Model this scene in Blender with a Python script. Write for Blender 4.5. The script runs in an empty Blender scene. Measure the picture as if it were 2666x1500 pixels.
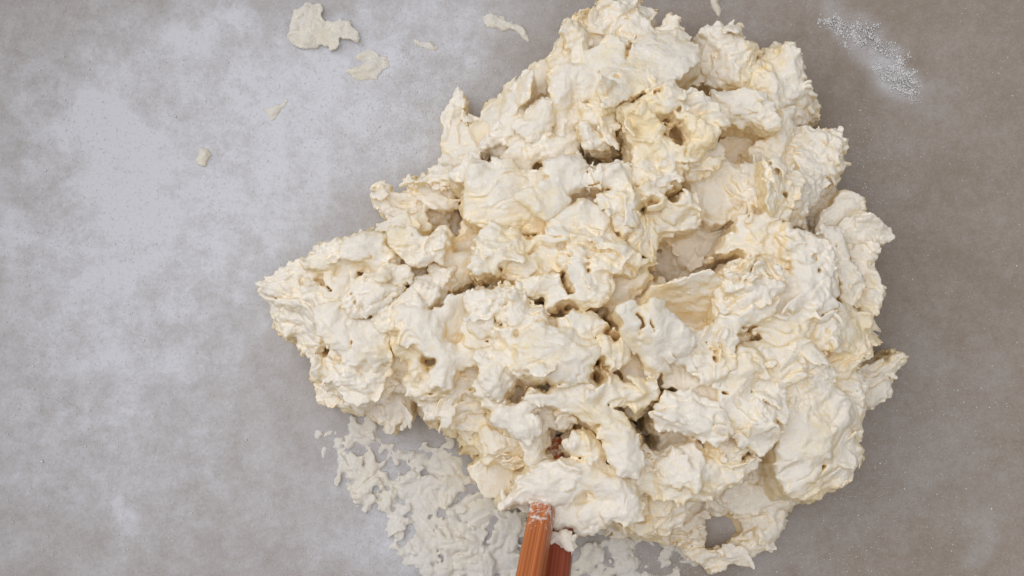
import bpy, math, time
import numpy as np
from mathutils import Vector, Matrix
T0 = time.time()
scene = bpy.context.scene
C = scene.collection

# ------------------------------------------------------------------ camera, light, exposure
TILT = math.radians(7.0)
DIST = 0.30
LOOK = Vector((0.0, 0.0, 0.008))
HALF_W = 0.1335                       # half the picture width at the bowl floor, metres
cam_data = bpy.data.cameras.new('camera')
cam = bpy.data.objects.new('camera', cam_data); C.objects.link(cam)
cam_data.sensor_width = 36.0
cam_data.lens = 18.0 * DIST / HALF_W
cam_data.clip_start = 0.01; cam_data.clip_end = 20
CAM = LOOK + Vector((0.0, -math.sin(TILT) * DIST, math.cos(TILT) * DIST))
cam.location = CAM
cam.rotation_euler = (TILT, 0, 0)
scene.camera = cam

world = bpy.data.worlds.new('World'); scene.world = world; world.use_nodes = True
bg = world.node_tree.nodes['Background']
bg.inputs['Color'].default_value = (1.0, 0.98, 0.96, 1); bg.inputs['Strength'].default_value = 0.34

def area(name, loc, target, sx, sy, power, col):
    l = bpy.data.lights.new(name, 'AREA'); l.shape = 'RECTANGLE'; l.size = sx; l.size_y = sy
    l.energy = power; l.color = col
    o = bpy.data.objects.new(name, l); C.objects.link(o); o.location = loc
    o.rotation_euler = (Vector(target) - Vector(loc)).to_track_quat('-Z', 'Y').to_euler()
    return o
area('window_light', (-0.62, 0.25, 0.75), (0, 0, 0.0), 1.1, 1.1, 5.0, (0.96, 0.965, 1.0))
area('ceiling_light', (0.05, -0.15, 1.3), (0, 0, 0), 0.9, 0.9, 4.6, (1.0, 0.99, 0.985))

vs = scene.view_settings
vs.view_transform = 'Standard'; vs.look = 'None'; vs.gamma = 1.0; vs.use_curve_mapping = False
vs.exposure = 0.14
scene.cycles.use_denoising = True
scene.cycles.max_bounces = 14
scene.cycles.diffuse_bounces = 12

# ------------------------------------------------------------------ photograph pixel -> place
BC = (0.012, 0.0)                     # bowl centre
def bowlz(x, y):
    r = np.hypot(np.asarray(x) - BC[0], np.asarray(y) - BC[1])
    R = 0.13; r0 = 0.088
    s = np.clip(r - r0, 0, None)
    a = np.minimum(s, R * math.sin(math.radians(58)))
    z = R - np.sqrt(R * R - a * a)
    return z + (s - a) * math.tan(math.radians(58))
CT, ST = math.cos(TILT), math.sin(TILT)
def at(px, py, z):
    """photo pixel (2666 wide) to the point at height z above the bowl floor"""
    k = HALF_W / DIST / 1333.0
    dx = (np.asarray(px, float) - 1333.0) * k; dy = (750.0 - np.asarray(py, float)) * k
    dirx = dx; diry = dy * CT + ST; dirz = dy * ST - CT
    t = (z - CAM.z) / dirz
    return CAM.x + dirx * t, CAM.y + diry * t
VIEW = {'0': (0, 0, 1.0), '1': (1150, 0, 3.22), '2': (650, 450, 3.22), '3': (1600, 0, 3.22), '4': (1150, 400, 3.22),
        '5': (1600, 450, 3.22), '6': (1150, 800, 3.22), '7': (1600, 850, 3.22), '8': (650, 750, 3.22),
        'a': (1150, 900, 2.414), 'b': (1650, 900, 2.415), 'c': (650, 850, 2.2286), 'd': (600, 0, 2.76),
        'e': (0, 0, 2.76), 'f': (2100, 0, 3.41)}
def pix(v, pts):
    x0, y0, s = VIEW[v]
    p = np.asarray(pts, float)
    return np.stack([x0 + p[:, 0] / s, y0 + p[:, 1] / s], 1)

# ------------------------------------------------------------------ noise
_rng = np.random.default_rng(7)
_T2 = _rng.random((256, 256)).astype(np.float32) * 2 - 1
_T3 = _rng.random((64, 64, 64)).astype(np.float32) * 2 - 1
def vn2(x, y, seed=0):
    x = np.asarray(x) + seed * 17.31; y = np.asarray(y) + seed * 9.73
    xi = np.floor(x).astype(np.int32); yi = np.floor(y).astype(np.int32)
    fx = (x - xi).astype(np.float32); fy = (y - yi).astype(np.float32)
    fx = fx * fx * fx * (fx * (fx * 6 - 15) + 10); fy = fy * fy * fy * (fy * (fy * 6 - 15) + 10)
    x0 = xi & 255; x1 = (xi + 1) & 255; y0 = yi & 255; y1 = (yi + 1) & 255
    a = _T2[x0, y0]; b = _T2[x1, y0]; c = _T2[x0, y1]; d = _T2[x1, y1]
    return a + (b - a) * fx + (c - a) * fy + (a - b - c + d) * fx * fy
def vn3(p, seed=0):
    p = p + np.array([seed * 7.13, seed * 3.71, seed * 5.37])
    i = np.floor(p).astype(np.int32); f = (p - i).astype(np.float32)
    f = f * f * f * (f * (f * 6 - 15) + 10)
    i0 = i & 63; i1 = (i + 1) & 63
    X0, Y0, Z0 = i0.T; X1, Y1, Z1 = i1.T; fx, fy, fz = f.T
    l = lambda a, b, t: a + (b - a) * t
    return l(l(l(_T3[X0, Y0, Z0], _T3[X1, Y0, Z0], fx), l(_T3[X0, Y1, Z0], _T3[X1, Y1, Z0], fx), fy),
             l(l(_T3[X0, Y0, Z1], _T3[X1, Y0, Z1], fx), l(_T3[X0, Y1, Z1], _T3[X1, Y1, Z1], fx), fy), fz)
def fbm3(p, seed, octs=3):
    r = 0; a = 1.0
    for o in range(octs):
        r = r + a * vn3(p * (2.03 ** o), seed + o); a *= 0.5
    return r / 1.75

# ------------------------------------------------------------------ distance fields and meshing (millimetres)
def sd_poly(X, Y, P):
    d2 = np.full(X.shape, 1e9, np.float32); ins = np.zeros(X.shape, bool)
    n = len(P)
    for i in range(n):
        ax, ay = P[i]; bx, by = P[(i + 1) % n]
        ex, ey = bx - ax, by - ay
        L = ex * ex + ey * ey + 1e-9
        wx = X - ax; wy = Y - ay
        t = np.clip((wx * ex + wy * ey) / L, 0, 1)
        qx = wx - ex * t; qy = wy - ey * t
        d2 = np.minimum(d2, qx * qx + qy * qy)
        if abs(ey) > 1e-9:
            c = ((ay > Y) != (by > Y)) & (X < ex * (Y - ay) / ey + ax)
            ins ^= c
    d = np.sqrt(d2)
    return np.where(ins, -d, d)
def sd_line(X, Y, P):
    d2 = np.full(X.shape, 1e9, np.float32)
    if len(P) == 1:
        return np.hypot(X - P[0][0], Y - P[0][1])
    for i in range(len(P) - 1):
        ax, ay = P[i]; bx, by = P[i + 1]
        ex, ey = bx - ax, by - ay
        L = ex * ex + ey * ey + 1e-9
        wx = X - ax; wy = Y - ay
        t = np.clip((wx * ex + wy * ey) / L, 0, 1)
        qx = wx - ex * t; qy = wy - ey * t
        d2 = np.minimum(d2, qx * qx + qy * qy)
    return np.sqrt(d2)
def smin(a, b, k):
    h = np.maximum(k - np.abs(a - b), 0) / k
    return np.minimum(a, b) - h * h * k * 0.25

def surface_nets(d, org, h):
    s = d < 0
    nx, ny, nz = d.shape
    cnt = np.zeros((nx - 1, ny - 1, nz - 1), np.int8)
    for i in (0, 1):
        for j in (0, 1):
            for k in (0, 1):
                cnt += s[i:nx - 1 + i, j:ny - 1 + j, k:nz - 1 + k]
    m = (cnt > 0) & (cnt < 8)
    ci = np.argwhere(m)
    idx = np.full(m.shape, -1, np.int32); idx[m] = np.arange(len(ci), dtype=np.int32)
    corner = {}
    for i in (0, 1):
        for j in (0, 1):
            for k in (0, 1):
                corner[(i, j, k)] = d[ci[:, 0] + i, ci[:, 1] + j, ci[:, 2] + k]
    acc = np.zeros((len(ci), 3), np.float32); n = np.zeros(len(ci), np.float32)
    for ax in range(3):
        o = [a for a in range(3) if a != ax]
        for u in (0, 1):
            for v in (0, 1):
                c0 = [0, 0, 0]; c0[o[0]] = u; c0[o[1]] = v; c1 = list(c0); c1[ax] = 1
                a = corner[tuple(c0)]; b = corner[tuple(c1)]
                x = (a < 0) != (b < 0)
                t = np.where(x, a / np.where(x, a - b, 1), 0)
                acc[:, ax] += np.where(x, t, 0)
                acc[:, o[0]] += np.where(x, u, 0); acc[:, o[1]] += np.where(x, v, 0)
                n += x
    V = (ci + acc / n[:, None]) * h + np.asarray(org)
    quads = []
    for ax in range(3):
        o = [(ax + 1) % 3, (ax + 2) % 3]
        sl0 = [slice(None)] * 3; sl1 = [slice(None)] * 3
        sl0[ax] = slice(0, -1); sl1[ax] = slice(1, None)
        for q in o:
            sl0[q] = slice(1, -1); sl1[q] = slice(1, -1)
        A = s[tuple(sl0)]; B = s[tuple(sl1)]
        e = np.argwhere(A != B)
        if not len(e): continue
        flip = A[e[:, 0], e[:, 1], e[:, 2]]
        base = e.copy(); base[:, o[0]] += 1; base[:, o[1]] += 1
        def g(du, dv):
            c = base.copy(); c[:, o[0]] -= du; c[:, o[1]] -= dv
            return idx[c[:, 0], c[:, 1], c[:, 2]]
        q = np.stack([g(1, 1), g(0, 1), g(0, 0), g(1, 0)], 1)
        q[~flip] = q[~flip][:, ::-1]
        quads.append(q)
    Q = np.concatenate(quads)
    return V, Q[(Q >= 0).all(1)]

def keep_big(V, Q, frac=0.02):
    """drop loose crumbs that hang in the air"""
    lab = np.arange(len(V))
    for _ in range(200):
        m = lab[Q].min(1)
        new = lab.copy()
        for c in range(4): np.minimum.at(new, Q[:, c], m)
        new = new[new]
        if (new == lab).all(): break
        lab = new
    u, inv, n = np.unique(lab, return_inverse=True, return_counts=True)
    ok = (n > frac * len(V))[inv]
    Q = Q[ok[Q].all(1)]
    remap = np.cumsum(ok) - 1
    return V[ok], remap[Q]

def vnormals(V, Q):
    fn = np.cross(V[Q[:, 2]] - V[Q[:, 0]], V[Q[:, 3]] - V[Q[:, 1]])
    N = np.zeros_like(V)
    for c in range(3):
        for k in range(4):
            N[:, c] += np.bincount(Q[:, k], fn[:, c], len(V))
    return N / (np.linalg.norm(N, axis=1, keepdims=True) + 1e-12)

def mesh_obj(name, V, Q, mat, parent=None, attrs=None, smooth=True):
    me = bpy.data.meshes.new(name)
    me.vertices.add(len(V)); me.vertices.foreach_set('co', np.ascontiguousarray(V, np.float32).ravel())
    k = Q.shape[1]
    me.loops.add(Q.size); me.loops.foreach_set('vertex_index', np.ascontiguousarray(Q, np.int32).ravel())
    me.polygons.add(len(Q)); me.polygons.foreach_set('loop_start', np.arange(0, Q.size, k, dtype=np.int32))
    me.update(calc_edges=True)
    me.polygons.foreach_set('use_smooth', np.full(len(Q), smooth))
    for an, av in (attrs or {}).items():
        a = me.attributes.new(an, 'FLOAT', 'POINT'); a.data.foreach_set('value', np.ascontiguousarray(av, np.float32))
    me.materials.append(mat)
    o = bpy.data.objects.new(name, me); C.objects.link(o)
    if parent: o.parent = parent
    return o

def tag(o, label=None, cat=None, group=None, kind=None):
    if label: o['label'] = label
    if cat: o['category'] = cat
    if group: o['group'] = group
    if kind: o['kind'] = kind
    return o
def empty(name, loc=(0, 0, 0)):
    o = bpy.data.objects.new(name, None); C.objects.link(o); o.location = loc; o.empty_display_size = 0.01
    return o

# ------------------------------------------------------------------ materials
def mat(name):
    m = bpy.data.materials.new(name); m.use_nodes = True
    nt = m.node_tree
    return m, nt, nt.nodes['Principled BSDF']
def node(nt, t, **kw):
    n = nt.nodes.new(t)
    for k, v in kw.items():
        if k in n.inputs: n.inputs[k].default_value = v
        else: setattr(n, k, v)
    return n
def noise_node(nt, vec, scale, detail=3, rough=0.55):
    n = node(nt, 'ShaderNodeTexNoise'); n.inputs['Scale'].default_value = scale
    n.inputs['Detail'].default_value = detail; n.inputs['Roughness'].default_value = rough
    nt.links.new(vec, n.inputs['Vector']); return n.outputs['Fac']
def mrange(nt, val, a, b, c=0.0, d=1.0):
    n = node(nt, 'ShaderNodeMapRange'); nt.links.new(val, n.inputs['Value'])
    n.inputs[1].default_value = a; n.inputs[2].default_value = b; n.inputs[3].default_value = c; n.inputs[4].default_value = d
    return n.outputs[0]
def math_node(nt, op, a, b):
    n = node(nt, 'ShaderNodeMath'); n.operation = op
    for i, v in enumerate((a, b)):
        if isinstance(v, (int, float)): n.inputs[i].default_value = v
        else: nt.links.new(v, n.inputs[i])
    return n.outputs[0]
def mixc(nt, fac, a, b):
    n = node(nt, 'ShaderNodeMix'); n.data_type = 'RGBA'
    if isinstance(fac, (int, float)): n.inputs[0].default_value = fac
    else: nt.links.new(fac, n.inputs[0])
    for i, v in ((6, a), (7, b)):
        if isinstance(v, tuple): n.inputs[i].default_value = (*v, 1)
        else: nt.links.new(v, n.inputs[i])
    return n.outputs[2]
def bump(nt, bsdf, h, strength, dist):
    b = node(nt, 'ShaderNodeBump'); b.inputs['Strength'].default_value = strength; b.inputs['Distance'].default_value = dist
    nt.links.new(h, b.inputs['Height']); nt.links.new(b.outputs[0], bsdf.inputs['Normal'])

def dough_material(name, raw, white, flour_bias=0.0, sss=0.0008):
    m, nt, p = mat(name)
    pos = node(nt, 'ShaderNodeNewGeometry').outputs['Position']
    big = noise_node(nt, pos, 45, 3); fine = noise_node(nt, pos, 1500, 3, 0.7); mid = noise_node(nt, pos, 350, 4, 0.6)
    f = math_node(nt, 'ADD', math_node(nt, 'MULTIPLY', math_node(nt, 'SUBTRACT', math_node(nt, 'MULTIPLY', big, 1.6), 0.3), 0.75), math_node(nt, 'MULTIPLY', mid, 0.45))
    a = node(nt, 'ShaderNodeAttribute'); a.attribute_name = 'dusted'  # flour amount, also carrying the crevice warmth painted onto the clumps
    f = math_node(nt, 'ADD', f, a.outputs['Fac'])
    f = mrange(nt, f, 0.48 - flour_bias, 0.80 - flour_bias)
    powder = mrange(nt, fine, 0.35, 0.65, 0.55, 1.0)
    col = mixc(nt, math_node(nt, 'MULTIPLY', f, powder), raw, white)
    nt.links.new(col, p.inputs['Base Color'])
    p.inputs['Roughness'].default_value = 0.85
    p.inputs['Specular IOR Level'].default_value = 0.10
    p.subsurface_method = 'BURLEY'
    p.inputs['Subsurface Weight'].default_value = 0.65
    p.inputs['Subsurface Radius'].default_value = (1.0, 0.80, 0.62)
    p.inputs['Subsurface Scale'].default_value = sss
    h = math_node(nt, 'ADD', math_node(nt, 'MULTIPLY', fine, 0.5), mid)
    bump(nt, p, h, 0.6, 0.0008)
    return m
M_DOUGH = dough_material('shaggy_dough', (0.855, 0.725, 0.48), (0.825, 0.80, 0.765))
M_INNER = dough_material('inner_dough_crevice_glow', (0.88, 0.72, 0.45), (0.88, 0.80, 0.65), 0.0)  # inner dough, coloured warmer to paint in the amber glow of crevices
M_SCRAP = dough_material('dough_scrap', (0.72, 0.675, 0.575), (0.675, 0.66, 0.645), 0.05)

def flour_material(name, a, b):
    m, nt, p = mat(name)
    pos = node(nt, 'ShaderNodeNewGeometry').outputs['Position']
    fine = noise_node(nt, pos, 2600, 2, 0.7)
    nt.links.new(mixc(nt, fine, a, b), p.inputs['Base Color'])
    p.inputs['Roughness'].default_value = 0.95; p.inputs['Specular IOR Level'].default_value = 0.1
    return m
M_FLOUR = flour_material('flour', (0.66, 0.65, 0.65), (0.74, 0.735, 0.735))

def bowl_material():
    m, nt, p = mat('floured_bowl')
    pos = node(nt, 'ShaderNodeNewGeometry').outputs['Position']
    a = node(nt, 'ShaderNodeAttribute'); a.attribute_name = 'flour'; den = a.outputs['Fac']
    cloud = noise_node(nt, pos, 80, 8, 0.7); mid = noise_node(nt, pos, 420, 4, 0.65); fine = noise_node(nt, pos, 1500, 3, 0.75)
    base = mixc(nt, cloud, (0.235, 0.19, 0.15), (0.27, 0.22, 0.18))
    n = math_node(nt, 'ADD', math_node(nt, 'MULTIPLY', cloud, 0.4), math_node(nt, 'ADD', math_node(nt, 'MULTIPLY', mid, 0.3), math_node(nt, 'MULTIPLY', fine, 0.45)))
    n = math_node(nt, 'SUBTRACT', n, 0.55)          # about -0.3 .. 0.3
    f = math_node(nt, 'ADD', den, math_node(nt, 'MULTIPLY', n, 0.95))
    clot = mrange(nt, noise_node(nt, pos, 130, 9, 0.78), 0.40, 0.66, -0.14, 0.26)          # clotted drifts with ragged borders
    f = math_node(nt, 'ADD', f, math_node(nt, 'MULTIPLY', clot, mrange(nt, den, 0.12, 0.75)))
    f = mrange(nt, f, 0.0, 1.0)
    pores = mrange(nt, noise_node(nt, pos, 1150, 2, 0.5), 0.30, 0.42, 0.85, 1.0)   # gaps between clotted grains
    f = math_node(nt, 'MULTIPLY', f, pores)
    col = mixc(nt, f, base, (0.62, 0.63, 0.68))
    nt.links.new(col, p.inputs['Base Color'])
    nt.links.new(mrange(nt, f, 0, 0.6, 0.42, 0.9), p.inputs['Roughness'])
    p.inputs['Specular IOR Level'].default_value = 0.25
    bump(nt, p, math_node(nt, 'MULTIPLY', f, 1.0), 0.35, 0.0005)
    return m
M_BOWL = bowl_material()

def wood_material(name, dark, light, fl):
    m, nt, p = mat(name)
    tc = node(nt, 'ShaderNodeTexCoord')
    mp = node(nt, 'ShaderNodeMapping'); mp.inputs['Scale'].default_value = (1500, 1500, 14)
    nt.links.new(tc.outputs['Object'], mp.inputs['Vector'])
    g = node(nt, 'ShaderNodeTexNoise'); g.inputs['Scale'].default_value = 1.0; g.inputs['Detail'].default_value = 3
    nt.links.new(mp.outputs[0], g.inputs['Vector'])
    col = mixc(nt, mrange(nt, g.outputs['Fac'], 0.34, 0.66), dark, light)
    a = node(nt, 'ShaderNodeAttribute'); a.attribute_name = 'flour'
    n = noise_node(nt, tc.outputs['Object'], 700, 4, 0.65)
    f = mrange(nt, math_node(nt, 'ADD', a.outputs['Fac'], math_node(nt, 'MULTIPLY', n, 1.3)), 1.05, 1.3)
    nt.links.new(mixc(nt, f, col, (0.78, 0.75, 0.72)), p.inputs['Base Color'])
    nt.links.new(mrange(nt, f, 0, 1, 0.38, 0.9), p.inputs['Roughness'])
    bump(nt, p, math_node(nt, 'ADD', g.outputs['Fac'], f), 0.25, 0.0004)
    return m
M_STICK1 = wood_material('orange_brown_wood', (0.34, 0.075, 0.02), (0.62, 0.215, 0.065), 0)
M_STICK2 = wood_material('shaded_red_brown_wood', (0.21, 0.035, 0.015), (0.36, 0.08, 0.032), 0)  # shade of the front stick painted into this darker wood

# ------------------------------------------------------------------ the bowl
def flour_and_light_density(x, y):
    """hand-mapped dusting plus a painted light gradient at the left: photo-pixel ellipses (cx, cy, rx, ry, angle, amount)"""
    k = HALF_W / DIST / 1333.0
    # project to pixels
    z = bowlz(x, y)
    vx = x - CAM.x; vy = y - CAM.y; vz = z - CAM.z
    fwd = vy * ST - vz * CT
    up = vy * CT + vz * ST
    px = 1333 + vx / fwd / k; py = 750 - up / fwd / k
    wx = px + 60 * vn2(x * 70, y * 70, 3) + 25 * vn2(x * 220, y * 220, 4)
    wy = py + 60 * vn2(x * 70, y * 70, 5) + 25 * vn2(x * 220, y * 220, 6)
    d = np.zeros_like(px)
    for cx, cy, rx, ry, an, am in FLOUR_AND_LIGHT_MAP:
        c, s = math.cos(math.radians(an)), math.sin(math.radians(an))
        u = ((wx - cx) * c + (wy - cy) * s) / rx; v = (-(wx - cx) * s + (wy - cy) * c) / ry
        d = d + am * np.exp(-(u * u + v * v))
    return d
FLOUR_AND_LIGHT_MAP = [
    (860, 400, 560, 330, -28, 0.62), (350, 650, 480, 420, 0, 0.28), (520, 1150, 520, 420, 0, 0.22),
    (820, 130, 420, 150, -10, 0.28), (330, 560, 90, 260, 10, 0.20), (1050, 380, 260, 260, 0, 0.15),
    (250, 330, 130, 45, 8, 0.34), (490, 110, 75, 70, 0, 0.34), (640, 60, 90, 50, -20, 0.25), (300, 400, 60, 120, 10, 0.12), (250, 980, 60, 45, 0, 0.22),
    (330, 1430, 60, 90, 0, 0.2), (285, 1330, 22, 80, -25, 0.2), (60, 640, 40, 130, 15, 0.16), (110, 640, 60, 40, 30, 0.15),
    (1060, 1270, 260, 230, 0, 0.46), (1350, 1450, 500, 110, 0, 0.5), (1980, 1400, 260, 130, 0, 0.14), (1890, 1370, 90, 80, 0, 0.25),
    (1950, 60, 220, 90, 15, 0.12), (2250, 105, 150, 34, 33, 0.50), (2345, 205, 85, 42, 55, 0.46), (2230, 420, 120, 130, 60, 0.12),
    (2480, 230, 160, 170, 0, 0.08), (2300, 1150, 300, 330, 0, 0.12), (2560, 1000, 500, 700, 0, 0.06), (-100, 750, 700, 1000, 0, 0.42), (300, 100, 600, 400, 0, 0.28), (350, 1350, 650, 400, 0, 0.22), (1333, -50, 700, 130, 0, 0.15),  # broad left ellipses paint the brighter left side of the light into the film
    (2540, 1390, 40, 90, 20, 0.14), (1250, 90, 260, 130, 0, 0.15),
]
def build_bowl():
    nr, ns = 250, 520
    rmax = 0.192
    r = np.linspace(0.0, rmax, nr); a = np.linspace(0, 2 * np.pi, ns, endpoint=False)
    # inner surface, rim, outer surface as one closed lathe
    rin = r[1:]; zin = bowlz(BC[0] + rin, BC[1])
    ztop = zin[-1]
    rim_r = np.array([0.1935, 0.196, 0.198, 0.1985]); rim_z = ztop + np.array([0.0015, 0.0018, 0.0008, -0.002])
    ro = np.linspace(0.196, 0.06, 40); zo = bowlz(BC[0] + ro - 0.004, BC[1]) - 0.004
    R = np.concatenate([rin, rim_r, ro]); Z = np.concatenate([zin, rim_z, zo])
    X = BC[0] + R[:, None] * np.cos(a); Y = BC[1] + R[:, None] * np.sin(a)
    V = np.stack([X, Y, np.repeat(Z[:, None], ns, 1)], -1).reshape(-1, 3)
    n = len(R)
    i = np.arange(n - 1)[:, None] * ns; j = np.arange(ns); jn = (j + 1) % ns
    Q = np.stack([i + j, i + ns + j, i + ns + jn, i + jn], -1).reshape(-1, 4)
    V = np.vstack([V, [[BC[0], BC[1], 0.0], [BC[0], BC[1], -0.004]]])
    c0, c1 = len(V) - 2, len(V) - 1
    tri = np.stack([np.full(ns, c0), j, jn, jn], 1)
    tri2 = np.stack([np.full(ns, c1), (n - 1) * ns + jn, (n - 1) * ns + j, (n - 1) * ns + j], 1)
    fl = flour_and_light_density(V[:, 0], V[:, 1])
    fl[(nr + 3) * ns:-2] = 0; fl[-1] = 0
    o = mesh_obj('mixing_bowl', V, Q, M_BOWL, attrs={'flour': fl})
    import bmesh
    bm = bmesh.new(); bm.from_mesh(o.data); bm.verts.ensure_lookup_table()
    for k in range(ns):
        f = bm.faces.new((bm.verts[c0], bm.verts[k], bm.verts[(k + 1) % ns])); f.smooth = True
        f = bm.faces.new((bm.verts[c1], bm.verts[(n - 1) * ns + (k + 1) % ns], bm.verts[(n - 1) * ns + k])); f.smooth = True
    bm.normal_update(); bm.to_mesh(o.data); bm.free()
    return tag(o, 'wide beige mixing bowl dusted with white flour around the dough', 'bowl')
build_bowl()
print('bowl', round(time.time() - T0, 1))

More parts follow.
